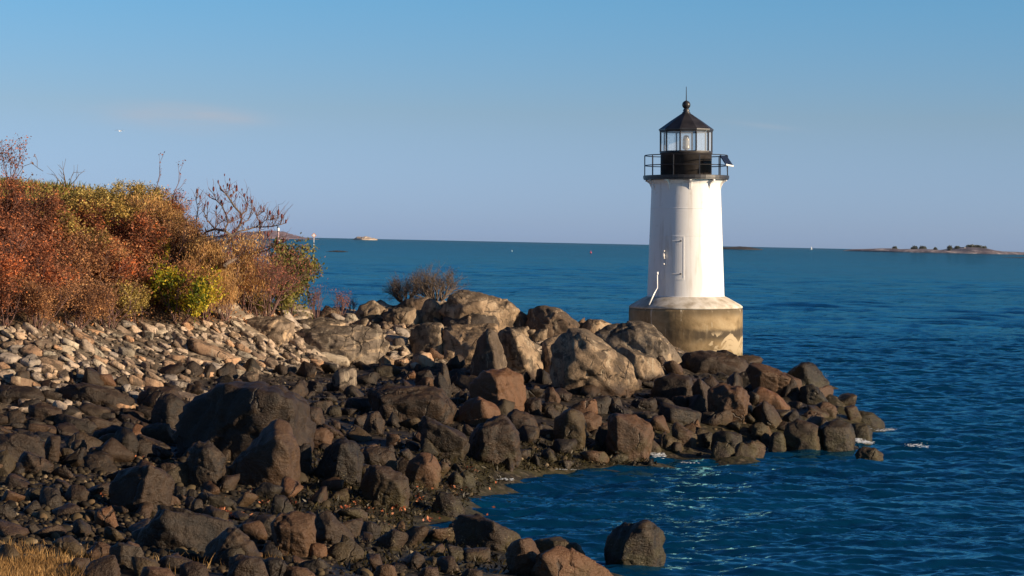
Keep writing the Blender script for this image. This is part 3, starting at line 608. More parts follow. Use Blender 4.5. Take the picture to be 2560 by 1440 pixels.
# pale fitted slope stones
rs = np.random.RandomState(21); cand = []; used = []
COL = {'t': 'tan', 'g': 'grey', 'p': 'pinkish', 'w': 'whitish', 'b': 'brown'}
tries = 0
while len(cand) < 1150 and tries < 46000:
    tries += 1
    px = rs.uniform(-30, 1010); ylo = 822-.02*px if px < 560 else 812-(px-560)*.06
    yhi = 985-.075*px
    if px < 480: yhi = 1110-.1*px
    py = rs.uniform(max(ylo, 780), yhi)
    if covered(px, py, .75): continue
    sc_ = 1.0+1.1*(py-810)/200
    d = rs.lognormal(0, .40)*22*sc_
    if any(abs(px-a)/(.5*(d+e)*.86) < 1 and abs(py-b)/(.5*(d+e)*.34) < 1 for a, b, e in used): continue
    used.append((px, py, d)); g = hit(px, py)
    if g is None: continue
    cand.append((d, px, py, g))
cand.sort(key=lambda c: -c[0]); rest = []; restp = []; restd = []
for i, (d, px, py, g) in enumerate(cand):
    w = d*g[1]/F*1.55; gx_ = gz(g[0]+.3, g[1])-gz(g[0]-.3, g[1]); gy_ = gz(g[0], g[1]+.3)-gz(g[0], g[1]-.3)
    rx_, ry_ = math.atan2(gy_, .6), -math.atan2(gx_, .6)
    mt = rs.choice(['t', 'g', 'p', 'w', 'b'], p=[.34, .22, .17, .12, .15])
    e = (rx_+rs.normal(0, .13)-.05, ry_+rs.normal(0, .15)+.08, rs.normal(.25, .5))
    s = (w, w*rs.uniform(.8, 1.2), w*rs.uniform(.6, 1.1)); loc = (g[0], g[1], gz(g[0], g[1])-.03*w)
    k = rs.randint(len(FM)); low = g[2] < 1.2
    if i < 295:
        place = ('under the rust shrubs' if px < 170 else 'below the brown thicket' if px < 380 else 'below the yellow bush' if px < 560 else 'near the banded ledge')
        row = 'upper rows' if py < 858 else 'middle rows' if py < 905 else 'lower rows'
        if low: lab = 'dark wet slab on the lower shore slope'; grp = 'dark slabs of the lower slope'
        else:
            big_ = 'large ' if d > 40 else ''
            lab = f'{big_}{COL[mt]} flat stone, {row} of the slope {place}'; grp = lab.split(' flat')[0]+' stones, '+row+', '+place
        put_stone('slope_stone', FM[k], loc, s, e, M[{'t': 't2', 'g': 'g2', 'b': 'b2'}.get(mt, mt) if not low else rs.choice(['kL', 'bL', 'gL'])], lab, 'stone', grp)
    else: (restp if not low else restd).append((k, loc, s, e))
def merged(lst, protos, name, mat, label, tones=None):
    Vs = []; Fs = []; n = 0; T = []
    for i, (k, loc, s, e) in enumerate(lst):
        V, Fc = protos[k]; m = np.array(Euler(e).to_matrix()); W = (V*np.array(s))@m.T+np.array(loc)
        Vs.append(W); Fs.append(Fc+n); n += len(V)
        if tones is not None: T.append(np.full(len(V), tones[i]))
    return tag(mk(name, np.vstack(Vs), np.vstack(Fs), mat, tone=np.concatenate(T) if T else None), label, kind='stuff')
for k in range(1500):
    if k == 0: ur = []
    if len(ur) >= 105: break
    px = rs.uniform(900, 1880); top_ = np.interp(px, [900, 1000, 1150, 1300, 1450, 1600, 1700, 1880], [790, 775, 760, 790, 815, 835, 870, 900])
    py = rs.uniform(top_, top_+110 if px < 1650 else top_+40)
    if covered(px, py, .5): continue
    d = rs.uniform(22, 58)
    if any(abs(px-a) < .33*(d+e) and abs(py-b) < .25*(d+e) for a, b, e in ur): continue
    g = hit(px, py)
    if g is None or g[1] > 75: continue
    ur.append((px, py, d)); w = d*g[1]/F*1.4; mt = rs.choice(['t', 'g', 'b']); lab = f'{COL[mt]} broken rock packed between the big blocks of the ridge'
    put_stone('ridge_rock', PM[rs.randint(len(PM))], (g[0], g[1]+.2*w, g[2]-.02), (w*rs.uniform(.9, 1.3), w*rs.uniform(.9, 1.2), w*rs.uniform(.7, 1.2)), (rs.normal(0, .3), rs.normal(0, .3), rs.uniform(0, 6.28)), M[mt], lab, 'stone', lab+'s')
merged(restp, FL, 'slope_rubble', M['t2'], 'smaller pale stones packed between the named stones of the slope')
merged(restd, FL, 'shore_rubble', M['kL'], 'smaller dark slabs packed on the lower left shore')
# small gap-filling rubble on slope and ridge, coloured dark for gap contrast
for k in range(2600):
    px = rs.uniform(-30, 1750); py = rs.uniform(805, 1000)
    if px > 560 and py < 790+.03*(px-560): continue
    if covered(px, py, .6): continue
    g = hit(px, py)
    if g is None or g[2] > 2.9: continue
    w = rs.uniform(.10, .26); rest.append((rs.randint(len(FL)), (g[0], g[1], g[2]), (w, w*.9, w*rs.uniform(.8, 2)), (rs.normal(0, .3), rs.normal(0, .3), rs.uniform(0, 6))))
merged(rest, [(V[:, :], Fc) for V, Fc in FL], 'rubble', rockmat('rubble rock', [(.05, .038, .027), (.10, .075, .052), (.16, .12, .085), (.30, .23, .16)]), 'small stone chips, coloured darker to deepen the gaps of the slope')
# dark cobbles between the boulders
rs = np.random.RandomState(33); cb = []; tries = 0; usedc = []
def clab(px, py, z):
    if py > 1290: return ('small dark stone among the foreground boulders', 'foreground cobbles')
    if px > 1560: return ('small dark stone wedged among the boulders of the point', 'cobbles of the point')
    if px > 1080 and py < 1140: return ('small brown stone wedged between the boulders below the ridge', 'cobbles below the ridge')
    if px < 460: return ('small dark stone on the left lower shore', 'cobbles of the left lower shore')
    return ('small brown stone in the middle of the dark boulder field', 'cobbles of the boulder field')
while len(cb) < 1700 and tries < 46000:
    tries += 1; bigp = tries < 2600
    px = rs.uniform(-20, 2150); py = rs.uniform(895, 1440)
    if px > 1200 and py > 1170: continue
    if px > 900 and 1200 < py < 1330: continue
    lo = 960-.05*px if px < 1000 else 900
    if py < lo: continue
    if covered(px, py, .42 if bigp else .78): continue
    g = hit(px, py)
    if g is None or g[2] < -.05 or g[1] > 74: continue
    d = rs.lognormal(0, .45)*(17 if px < 800 else 21)*(1+.9*(py-900)/500)
    if bigp: d = rs.uniform(36, 62)*(1+.6*(py-900)/500)
    if any(abs(px-a) < .34*(d+e) and abs(py-b) < .24*(d+e) for a, b, e in usedc): continue
    usedc.append((px, py, d)); cb.append((d, px, py, g))
cb.sort(key=lambda c: -c[0]); small = []
for i, (d, px, py, g) in enumerate(cb):
    w = d*g[1]/F*1.4; k = rs.randint(len(PM)); s = (w*rs.uniform(.9, 1.3), w*rs.uniform(.8, 1.2), w*rs.uniform(.8, 1.3))
    e = (rs.normal(0, .35), rs.normal(0, .35), rs.uniform(0, 6.28)); loc = (g[0], g[1]+.2*w, g[2]-.02)
    if i < 295:
        lab, grp = clab(px, py, g[2])
        mt = rs.choice(['k', 'b', 'g', 'r', 'o'], p=[.3, .3, .15, .15, .1])
        put_stone('cobble', PM[k], loc, s, e, M[mt+'L'], lab, 'stone', grp)
    else: small.append((k, loc, s, e))
peb = []
V2, F2 = ICO[2]; PB = []
for k in range(8):
    r_ = np.random.RandomState(60+k); V = V2*(1+.22*vn(V2*1.3+k*9, k))[:, None]*np.array([.5, .42, .3]); PB.append((V, F2))
for k in range(9000):
    u_ = rs.rand()
    if u_ < .45: px, py = rs.uniform(-20, 520), rs.uniform(1140, 1400)
    elif u_ < .75: px, py = rs.uniform(400, 1200), rs.uniform(960, 1440)
    else: px, py = rs.uniform(-20, 2100), rs.uniform(930, 1180)
    g = hit(px, py)
    if g is None or g[2] < -.03: continue
    w = rs.lognormal(0, .4)*.085
    peb.append((rs.randint(8), (g[0], g[1], g[2]+.1*w), (w, w, w), (rs.normal(0, .4), rs.normal(0, .4), rs.uniform(0, 6.28))))
merged(small, PRO, 'small_rubble', M['bL'], 'small dark broken stones filling gaps between the boulders')
t = NT('pebbles'); a = t.attr('tone')
c = t.ramp(a, [(0, (.009, .007, .005)), (.4, (.022, .016, .010)), (.7, (.045, .034, .019)), (.88, (.085, .062, .032)), (.96, (.13, .085, .045)), (1, (.22, .18, .12))])
M['peb'] = t.fin(c, .75, t.bump(t.noise(t.pos(), 40, 3), .3, .01), .2)
merged(peb, PB, 'pebbles', M['peb'], 'wet brown and olive pebbles covering the low shore', rs.rand(len(peb))**1.3)
# ------------------------------------------------------------------ leaves helper
def leafmat(name, stops, trans=.35, rough=.6, objvar=True):
    t = NT(name); a = t.attr('tone'); n = t.noise(t.obj(), 1.4, 2)
    v = t.math('ADD', t.math('MULTIPLY', a, .62), t.math('MULTIPLY', t.rng(n, .3, .7), .38))
    c = t.ramp(v, [(p_, tuple(min(.8, x*2.25) for x in c_)) for p_, c_ in stops])
    if objvar: c = t.mix(1.0, c, t.ramp(t.rnd(), [(0, (.80, .84, .88)), (1, (1.15, 1.05, .95))]), 'MULTIPLY')
    t.fin(c, rough, None, .2)
    tr = t.N('ShaderNodeBsdfTranslucent'); t.put(tr.inputs[0], c); mx = t.N('ShaderNodeMixShader'); mx.inputs[0].default_value = trans
    t.l.new(t.b.outputs[0], mx.inputs[1]); t.l.new(tr.outputs[0], mx.inputs[2]); t.l.new(mx.outputs[0], t.out.inputs[0]); return t.m
def leaf_geo(P_, size, rs, aspect=.55, up=None):
    n = len(P_); d = rs.normal(size=(n, 3))
    if up is not None: d = d*(1-up)+np.array([0, 0, 1])*up*2
    d /= np.linalg.norm(d, axis=1)[:, None]; e = np.cross(d, rs.normal(size=(n, 3))); e /= np.linalg.norm(e, axis=1)[:, None]
    s = size*rs.uniform(.6, 1.3, (n, 1)); a = P_; b = P_+d*s*.5+e*s*aspect*.5; c = P_+d*s; f = P_+d*s*.5-e*s*aspect*.5
    V = np.stack([a, b, c, f], 1).reshape(-1, 3); Fc = np.arange(4*n).reshape(-1, 4)
    return V, Fc, np.repeat(rs.rand(n), 4)
def seg_geo(segs):
    A = np.array([s[0] for s in segs]); B = np.array([s[1] for s in segs]); ra = np.array([s[2] for s in segs])[:, None]; rb = np.array([s[3] for s in segs])[:, None]
    d = B-A; d /= np.linalg.norm(d, axis=1)[:, None]+1e-9; u_ = np.cross(d, np.array([.3, .9, .2])); u_ /= np.linalg.norm(u_, axis=1)[:, None]+1e-9; v = np.cross(d, u_)
    V = []
    for base, r in ((A, ra), (B, rb)):
        for k in range(4):
            t_ = k*math.pi/2; V.append(base+(u_*math.cos(t_)+v*math.sin(t_))*r)
    V = np.stack(V, 1).reshape(-1, 3); n = len(segs); o = np.arange(n)[:, None]*8
    Fc = np.concatenate([o+np.array([[k, (k+1) % 4, 4+(k+1) % 4, 4+k]]) for k in range(4)]); return V, Fc
def grow(rs, p, d, L, r, lev, segs, tips, spread=.5, up=.15, nseg=4, kids=3, shrink=.62, wob=.18):
    p = np.array(p, float); d = np.array(d, float)/np.linalg.norm(d)
    for i in range(nseg):
        d = d+rs.normal(0, wob, 3)+np.array([0, 0, up]); d /= np.linalg.norm(d); q = p+d*L/nseg
        r2 = r*(1-.45/nseg); segs.append((p, q, r, r2)); p, r = q, r2
        if lev > 0 and i >= 1:
            for _ in range(kids if i == nseg-1 else rs.randint(0, kids)):
                nd = d+rs.normal(0, spread, 3); grow(rs, p, nd, L*shrink*rs.uniform(.7, 1.2), r*.65, lev-1, segs, tips, spread, up, max(2, nseg-1), kids, shrink, wob)
    if lev == 0: tips.append((p, d))
bark = plain('grey brown bark', (.13, .095, .07), .85, .3, 8); barkr = plain('purple brown twig bark', (.14, .075, .062), .8, .3, 8)
barkd = plain('dark bark', (.07, .05, .04), .85, .3, 8)
LM = {
 'rust': leafmat('rust leaves', [(0, (.045, .020, .012)), (.4, (.12, .050, .028)), (.65, (.21, .075, .034)), (.88, (.38, .105, .032)), (1, (.40, .22, .12))]),
 'brown': leafmat('brown leaves', [(0, (.040, .022, .013)), (.4, (.13, .065, .032)), (.7, (.23, .115, .05)), (.92, (.34, .18, .075)), (1, (.44, .28, .14))]),
 'olive': leafmat('olive gold leaves', [(0, (.045, .038, .012)), (.4, (.13, .095, .028)), (.65, (.24, .165, .045)), (.9, (.42, .30, .10)), (1, (.55, .42, .18))]),
 'tan': leafmat('tan dry leaves', [(0, (.075, .045, .02)), (.4, (.19, .115, .045)), (.75, (.34, .21, .085)), (1, (.46, .31, .14))]),
 'yellow': leafmat('yellow leaves', [(0, (.015, .028, .004)), (.3, (.045, .065, .008)), (.45, (.16, .15, .012)), (.7, (.33, .22, .014)), (1, (.45, .30, .04))]),
 'green': leafmat('dull green leaves', [(0, (.018, .022, .008)), (.4, (.055, .055, .015)), (.7, (.13, .115, .025)), (1, (.28, .22, .06))]),
 'grey': leafmat('grey bud tips', [(0, (.02, .017, .015)), (1, (.06, .047, .04))]),
 'purple': leafmat('purple brown buds', [(0, (.06, .03, .026)), (.5, (.15, .06, .045)), (1, (.26, .10, .06))]),
}
def shrub_proto(kind, seed, nl, size, stems=9, h=1.3, w=1.0, bk=None, lev=2, up=.12, dense=1.0, aspect=.55, upl=None, r0=.016):
    rs = np.random.RandomState(seed); segs = []; tips = []
    for k in range(stems):
        a = rs.uniform(0, 6.28); sp = rs.uniform(.1, .75)
        grow(rs, (math.cos(a)*.12*w, math.sin(a)*.12*w, 0), (math.cos(a)*sp*w, math.sin(a)*sp*w, 1), h*.62*rs.uniform(.7, 1.15), r0, lev, segs, tips, .5, up, 4, 3, .5)
    sv, sf = seg_geo(segs)
    T = np.array([t_[0] for t_ in tips]); A = np.array([s[1] for s in segs if s[2] < r0*.7])
    base = np.vstack([T, A]); P_ = base[rs.randint(len(base), size=nl)]+rs.normal(0, .07*h, (nl, 3))
    P_ = P_[P_[:, 2] > .02]; keep = fbm(P_*2.2+seed, seed, 2) > -.35*dense; P_ = P_[keep]
    lv, lf, tn = leaf_geo(P_, size, rs, aspect, upl)
    return (sv, sf, bk or barkr), (lv, lf, tn)
PR = {}
def shrub(kind, loc, s, rot, label, group=None, name='shrub', part='foliage', cat='shrub', mat=None):
    if kind not in PR:
        spec = SPEC[kind]; st, lf = shrub_proto(kind, **spec[0]); e = empty(name, loc, label, cat, group)
        a = mk('branches', st[0], st[1], st[2], e); b = mk(part, lf[0], lf[1], LM[spec[1]], e, tone=lf[2]); PR[kind] = (a, b)
    else:
        e = empty(name, loc, label, cat, group)
        for ch in PR[kind]:
            c = ch.copy(); C.objects.link(c); c.parent = e
    e.scale = s if hasattr(s, '__len__') else (s, s, s); e.rotation_euler = (0, 0, rot); return e
SPEC = {
 'rust1': (dict(seed=1, nl=7500, size=.055, h=1.3, w=1.0), 'rust'), 'rust2': (dict(seed=2, nl=7000, size=.052, h=1.2, w=1.1, stems=11), 'rust'),
 'brown1': (dict(seed=3, nl=7000, size=.052, h=1.3, w=1.1, stems=11), 'brown'), 'brown2': (dict(seed=4, nl=5500, size=.05, h=1.2, w=1.2, stems=13), 'brown'),
 'brown3': (dict(seed=14, nl=4500, size=.048, h=1.2, w=1.0, stems=14), 'brown'),
 'olive1': (dict(seed=5, nl=5500, size=.065, h=1.2, w=1.0), 'olive'), 'olive2': (dict(seed=15, nl=4500, size=.062, h=1.0, w=1.1), 'olive'),
 'tan1': (dict(seed=6, nl=7000, size=.08, h=1.3, w=.8, stems=16, up=.3, aspect=.16, upl=.6), 'tan'), 'tan2': (dict(seed=16, nl=6500, size=.08, h=1.2, w=.9, stems=16, up=.3, aspect=.16, upl=.5), 'tan'),
 'yellow': (dict(seed=7, nl=5500, size=.08, h=1.3, w=1.0, stems=10), 'yellow'),
 'green': (dict(seed=8, nl=13000, size=.085, h=1.5, w=.75, stems=18, lev=2), 'green'),
 'purple': (dict(seed=9, nl=2200, size=.06, h=1.5, w=1.2, stems=14, lev=3, r0=.018, aspect=.3), 'purple'), 
 'bare': (dict(seed=10, nl=2600, size=.055, h=1.0, w=1.5, stems=46, lev=3, bk=bark, r0=.022, up=.08, aspect=.2), 'grey'),
 'redtwig': (dict(seed=12, nl=900, size=.05, h=1.0, w=.8, stems=12, lev=2, up=.3), 'purple'),
 'redtree': (dict(seed=13, nl=700, size=.085, h=1.8, w=.4, stems=5, lev=2, up=.3), 'rust'),
}
def bush(kind, px, py, hpx, label, group=None, wx=1.0, **k):
    g = hit(px, py, 45)
    if g is None: g = P(px, py, 70)
    hm = hpx*g[1]/F; s = hm/{'tan1': 1.35, 'tan2': 1.25}.get(kind, 1.3)
    r = random.Random(int(px*7+py))
    return shrub(kind, (g[0], g[1], gz(g[0], g[1])-.04), (s*wx, s*wx, s), r.uniform(0, 6.28), label, group, **k)
TL = {'rust': 'rust orange shrub in the thicket on the left bank', 'brown': 'brown twiggy shrub in the thicket on the left bank',
      'olive': 'olive gold leafy shrub in the thicket on the left bank', 'tan': 'tan feathery shrub at the right end of the thicket'}
THK = [('rust1',10,815,120),('brown1',95,822,110),('brown2',185,824,110),('brown3',270,820,110),('olive2',345,812,110),('tan2',510,800,105),('tan1',560,800,100),
 ('rust2',-10,760,130),('rust1',75,765,130),('brown3',160,765,120),('brown1',240,760,130),('rust2',305,755,120),('tan1',500,745,120),('tan2',560,765,140),('tan1',615,780,110),('brown3',430,775,120),
 ('rust1',20,700,130),('rust2',110,705,140),('brown2',190,700,120),('olive2',265,695,120),('rust1',345,690,120),('brown2',420,690,130),('tan1',515,715,85),('tan2',575,745,80),
 ('rust2',-5,640,130),('rust1',80,645,130),('olive2',165,640,120),('rust2',235,630,110),('olive1',305,625,110),('tan1',375,630,110),('tan2',440,635,85),('tan2',500,665,66),
 ('rust1',0,575,110),('rust1',70,570,100),('olive1',150,575,90),('olive1',225,565,85),('olive2',290,560,85),('olive1',360,565,90),('rust2',415,570,80),('brown2',458,612,58),
 ('brown2',40,530,40),('olive2',110,528,34),('olive1',180,530,34),('olive2',250,528,42),('olive1',320,525,62),('olive1',372,525,58),('olive2',425,560,48)]
LBL = {'r': 'rust orange', 'b': 'brown twiggy', 'o': 'olive gold', 't': 'tan feathery'}
for kd, px, py, hp in THK:
    side = 'at the foot of the bank' if py > 790 else 'half way up the bank' if py > 600 else 'along the top of the bank'
    col_ = LBL[kd[0]]; lab = f'{col_} shrub of the left thicket, {side}'
    bush(kd, px, py, hp*1.12, lab, lab, 1.15)
bush('yellow', 448, 812, 130, 'bright yellow bush at the foot of the left bank', wx=1.0)
bush('yellow', 395, 700, 95, 'small yellow green sprig shrub above the bright yellow bush', wx=.55)
bush('green', 716, 800, 155, 'olive green leafy bush standing right of the leafless tree', wx=.78)
bush('green', 640, 790, 45, 'tiny green bush at the right foot of the thicket', wx=1.0)
bush('purple', 655, 800, 150, 'purple brown leafless bush left of the olive green bush', wx=.9)
bush('purple', 640, 770, 150, 'purple brown leafless bush under the cone bearing tree', wx=.9)
bush('redtwig', 790, 795, 95, 'pale purple twigs right behind the olive green bush', wx=.8)
bush('redtwig', 850, 790, 75, 'reddish twig bush left of the ridge rocks', wx=1.1)
bush('redtwig', 880, 778, 40, 'low reddish twigs just right of the reddish twig bush', wx=1.2)
g = P(1090, 752, 74.6); shrub('bare', tuple(g), (74.6/F*88, 74.6/F*88, 74.6/F*80), 1.0, 'rounded leafless grey bush on the crest of the ridge')
g = P(1012, 756, 74.8); shrub('bare', tuple(g), (74.8/F*68, 74.8/F*68, 74.8/F*60), 2.6, 'lower dark leafless bush left of the rounded grey one')
g = P(20, 470, 68); shrub('redtree', tuple(g), .85, .3, 'small tree with crimson leaves at the far left of the hilltop', name='small_tree', cat='tree')
for px, lab, hh, ps in ((385, 'thin bare sapling standing left of its neighbour above the thicket', .8, 500), (432, 'thin bare sapling with a drooping tip above the thicket', .75, 500)):
    rs = np.random.RandomState(px); segs = []; tips = []
    grow(rs, (0, 0, 0), (.1, 0, 1), hh*1.2, .016, 2, segs, tips, .3, .1, 6, 2, .4)
    e = empty('sapling', tuple(P(px, ps, 67.5)), lab, 'sapling'); v, f = seg_geo(segs); mk('branches', v, f, barkr, e)
    v, f, tn = leaf_geo(np.array([t_[0] for t_ in tips]), .07, rs); mk('foliage', v, f, LM['purple'], e, tone=tn)
rs = np.random.RandomState(77); segs = []; tips = []
for sx in (-.8, -.35, .1, .5, .9): grow(rs, (0, 0, 0), (sx, .1, .9), .62, .017, 1, segs, tips, .55, .12, 4, 2, .55)
e = empty('bare_bush', tuple(P(165, 474, 68.5)), 'leafless forked bush alone on the grassy hilltop', 'bush'); v, f = seg_geo(segs); mk('branches', v, f, bark, e)
# arching stems with single leaves on the hilltop
for j, (pl, lv, lab) in enumerate([([(40,445),(60,415),(80,408),(95,420),(108,428)], [(88,388),(80,404)], 'thin arching stem with one brown leaf above the hilltop'),
        ([(42,462),(50,445),(57,428)], [(57,428)], 'short upright stem with a brown leaf on the hilltop'), ([(55,462),(68,450),(78,440)], [(84,437),(72,455)], 'short leaning stem with dark leaves on the hilltop')]):
    b0 = P(*pl[0], 68); e = empty('stem_plant', tuple(b0), lab, 'plant'); mb = MB(); mb.tube([Vector(P(x, y, 68)-b0) for x, y in pl], .009, 5)
    if j == 0: mb.tube([Vector(P(93,418,68)-b0), Vector(P(93,400,68)-b0), Vector(P(88,390,68)-b0)], .008, 5)
    mb.build('stem', bark, e)
    q_ = np.array([P(x, y, 68)-b0 for x, y in lv for _ in range(3)]); v, f, tn = leaf_geo(q_, .11, rs, .6); mk('foliage', v, f, LM['brown'], e, tone=tn)
# cone-bearing leafless tree (hand traced limbs, real depth spread)
TS = lambda x, y: (480+x/4.0, 450+y/4.0)
LIMBS = [([(330,850),(430,790),(520,770),(640,735),(700,690),(740,600),(760,560)], .034), ([(330,850),(400,800),(445,745),(410,680),(400,560),(430,520)], .034),
 ([(430,520),(480,450),(497,390),(490,340),(420,260),(370,180),(330,130),(285,92)], .030), ([(500,345),(550,300),(545,230),(522,165)], .018), ([(370,180),(445,108)], .010), ([(350,150),(376,75)], .010),
 ([(400,560),(330,510),(230,490),(140,520),(60,600),(10,640)], .034), ([(320,510),(360,430),(340,350),(300,260),(240,200),(172,168)], .020), ([(240,200),(215,110)], .010), ([(300,260),(296,235)], .01),
 ([(230,490),(150,400),(120,320),(130,265)], .016), ([(150,400),(160,250)], .010), ([(60,600),(40,420),(60,300),(40,200),(52,130)], .018), ([(60,300),(82,185)], .008),
 ([(430,520),(540,500),(640,470),(680,440),(650,360),(690,290)], .020), ([(480,450),(560,400),(600,310),(597,232)], .016), ([(560,400),(625,310)], .009), ([(640,470),(720,470),(800,465),(880,448),(938,430)], .016),
 ([(800,465),(845,405),(862,345)], .009), ([(880,448),(897,380)], .008), ([(680,440),(740,400),(778,348)], .009), ([(650,360),(720,315)], .009), ([(700,690),(680,600),(670,520),(680,440)], .020),
 ([(640,735),(760,700),(860,640),(915,620)], .016), ([(700,690),(780,660),(850,640)], .012), ([(360,430),(440,400),(480,380)], .010), ([(340,350),(395,293)], .009), ([(230,490),(260,440),(245,370),(245,290)], .010), ([(740,400),(800,400),(812,390)], .008), ([(260,440),(330,400),(405,410)], .008),([(60,600),(110,570),(210,560),(270,530)],.010)]
base = P(*TS(330, 850), 67.0); e = empty('sumac_tree', (base[0], base[1], base[2]-.6), 'leafless spreading tree with dark red seed cones at the end of the bank', 'tree')
o3 = np.array(e.location[:]); rs = np.random.RandomState(8); mb = MB(); ends = []; tw = []; tt = []; dmap = {}
def dep(x, y): return 67.0+1.6*math.sin(x*.011+1)+1.2*math.sin(y*.017+x*.006)-1.0
for pl, r in LIMBS:
    p3 = [P(*TS(x, y), dep(x, y))-o3 for x, y in pl]; mb.tube(p3, [1.35*r*(1-.55*i/(len(pl)-1)) for i in range(len(pl))], 6); ends.append((p3[-1], p3[-1]-p3[-2]))
    for i in range(1, len(p3)):
        for _ in range(5):
            q_ = p3[i]*(1-(a := rs.rand()))+p3[i-1]*a; grow(rs, q_, (p3[i]-p3[i-1])/np.linalg.norm(p3[i]-p3[i-1])+rs.normal(0, .6, 3)+[0, 0, .5], rs.uniform(.15, .5), .009, 0 if rs.rand() < .5 else 1, tw, tt, .5, .2, 3, 1, .6)
mb.tube([Vector((0, 0, -.5)), Vector((0, 0, .1)), Vector(P(*TS(330, 850), dep(330, 850))-o3)], [.07, .065, .055], 8)
mb.build('trunk', bark, e); v, f = seg_geo(tw); mk('twigs', v, f, barkr, e)
cm = plain('dark red seed cone', (.11, .022, .02), .8, .3, 10); D3, F3 = ICO[2]; Vs = []; Fs = []; n = 0
for p_, d_ in ends+[t_ for t_ in tt if rs.rand() < .45]:
    s = rs.uniform(.032, .052)*(1.2 if len(Vs) < len(ends) else .75); W = D3*np.array([s*.62, s*.62, s*1.5])*(1+.15*vn(D3*4+len(Vs), 3))[:, None]+p_+np.array([0, 0, s]); Vs.append(W); Fs.append(F3+n); n += len(D3)
for W in Vs[:98]:
    c_ = W.mean(0); o = mk('seed_cone', W-c_, F3, cm, e); o.location = tuple(c_)
# ------------------------------------------------------------------ grass, litter, leaves, weed
gm = leafmat('grass blades', [(0, (.04, .022, .008)), (.4, (.12, .068, .024)), (.75, (.23, .135, .05)), (1, (.34, .23, .10))], objvar=False)
def scatter_grass(name, n, region, hgt, lab, mat, wid=.014, y0=19, seed=1):
    rs = np.random.RandomState(seed); B = []
    for _ in range(n):
        px, py = region(rs); g = hit(px, py, y0)
        if g is not None: B.append(g)
    B = np.array(B); m = len(B); hh = hgt*rs.uniform(.5, 1.3, m)[:, None]; lean = rs.normal(0, .3, (m, 2)); a = rs.uniform(0, 6.28, m)
    w = np.c_[np.cos(a), np.sin(a), a*0]*wid; top = B+np.c_[lean*hh, hh[:, 0]]; mid = (B*.5+top*.5)+np.c_[-lean*.15*hh, hh[:, 0]*.08]
    V = np.stack([B-w, B+w, mid+w*.8, mid-w*.8, top+w*.15, top-w*.15], 1).reshape(-1, 3); o = np.arange(m)[:, None]*6
    Fc = np.concatenate([o+np.array([[0, 1, 2, 3]]), o+np.array([[3, 2, 4, 5]])])
    return tag(mk(name, V, Fc, mat, tone=np.repeat(rs.rand(m), 6)), lab, kind='stuff')
gmt = leafmat('hilltop grass blades', [(0, (.03, .045, .01)), (.4, (.08, .085, .018)), (.7, (.17, .13, .03)), (1, (.26, .20, .06))], objvar=False)
rs = np.random.RandomState(3); B = []
for _ in range(16000):
    x, y = rs.uniform(-20, -8), rs.uniform(66, 84); z = gz(x, y)
    if z > 5.2: B.append((x, y, z))
def grass_at(name, B, hgt, wid, lab, mat, rs):
    B = np.array(B); m = len(B); hh = hgt*rs.uniform(.5, 1.3, m)[:, None]; lean = rs.normal(0, .3, (m, 2)); a = rs.uniform(0, 6.28, m)
    w = np.c_[np.cos(a), np.sin(a), a*0]*wid; top = B+np.c_[lean*hh, hh[:, 0]]
    V = np.stack([B-w, B+w, top+w*.2, top-w*.2], 1).reshape(-1, 3)
    return tag(mk(name, V, np.arange(4*m).reshape(-1, 4), mat, tone=np.repeat(rs.rand(m), 4)), lab, kind='stuff')
grass_at('hilltop_grass', B, .30, .022, 'yellow green grass on top of the left bank', gmt, rs)
scatter_grass('dry_grass', 2600, lambda r: (r.uniform(-20, 260)*(r.rand()**.3), 1440-(r.rand()**1.6)*75+r.uniform(0, 30)), .13, 'dry golden grass in the bottom left corner', gm, .0045, seed=5)
scatter_grass('dry_grass_tufts', 260, lambda r: (r.uniform(0, 720), r.uniform(1390, 1440)), .14, 'sparse dry grass stalks between the foreground boulders', gm, .004, seed=6)
lmt = leafmat('undergrowth leaves', [(0, (.03, .016, .010)), (.5, (.13, .06, .028)), (.8, (.26, .12, .045)), (1, (.38, .22, .10))], objvar=False)
rs = np.random.RandomState(9); Q = []
for _ in range(26000):
    x, y = rs.uniform(-19, -6.5), rs.uniform(55, 72); z = gz(x, y)
    if z > 2.45: Q.append((x, y, z+abs(rs.normal(0, .12))))
v, f, tn = leaf_geo(np.array(Q), .09, rs, .4, .2); tag(mk('undergrowth', v, f, lmt, tone=tn), 'brown dead undergrowth covering the bank between the shrubs', kind='stuff')
lit = leafmat('fallen orange leaves', [(0, (.06, .015, .008)), (.5, (.15, .045, .02)), (1, (.26, .13, .07))], .1, .4, False)
rs = np.random.RandomState(19); Q = []
CL = [(250,1245,14,5,26),(285,1243,22,6,30),(545,1290,20,6,60),(600,1294,28,3,70),(560,1280,25,6,20),(1040,1162,12,8,16),(1060,1170,10,6,10),(1185,1182,14,8,10),(1165,1175,16,5,16),(1130,1222,12,4,12),(1163,1226,6,4,8),(1085,1222,14,6,12),(1048,1245,7,4,8),
      (1050,1258,12,4,14),(985,1272,10,4,8),(1005,1276,10,4,16),(975,1294,10,4,8),(925,1282,16,5,16),(870,1275,14,6,20),(780,1258,16,5,20),(730,1265,20,6,20),(670,1260,30,8,24),(960,1318,8,3,8),(1070,1318,16,4,16),(340,1150,30,6,8),(880,1258,14,5,12)]
for px, py, sx, sy, n in CL:
    for _ in range(int(n*.8)):
        g = hit(px+rs.normal(0, sx*.5), py+rs.normal(0, sy*.5))
        if g is not None: Q.append((g[0], g[1], max(g[2], 0)+.03+rs.rand()*.03))
for _ in range(160):
    g = hit(rs.uniform(200, 1250), rs.uniform(1180, 1320))
    if g is not None: Q.append((g[0], g[1], max(g[2], 0)+.03))
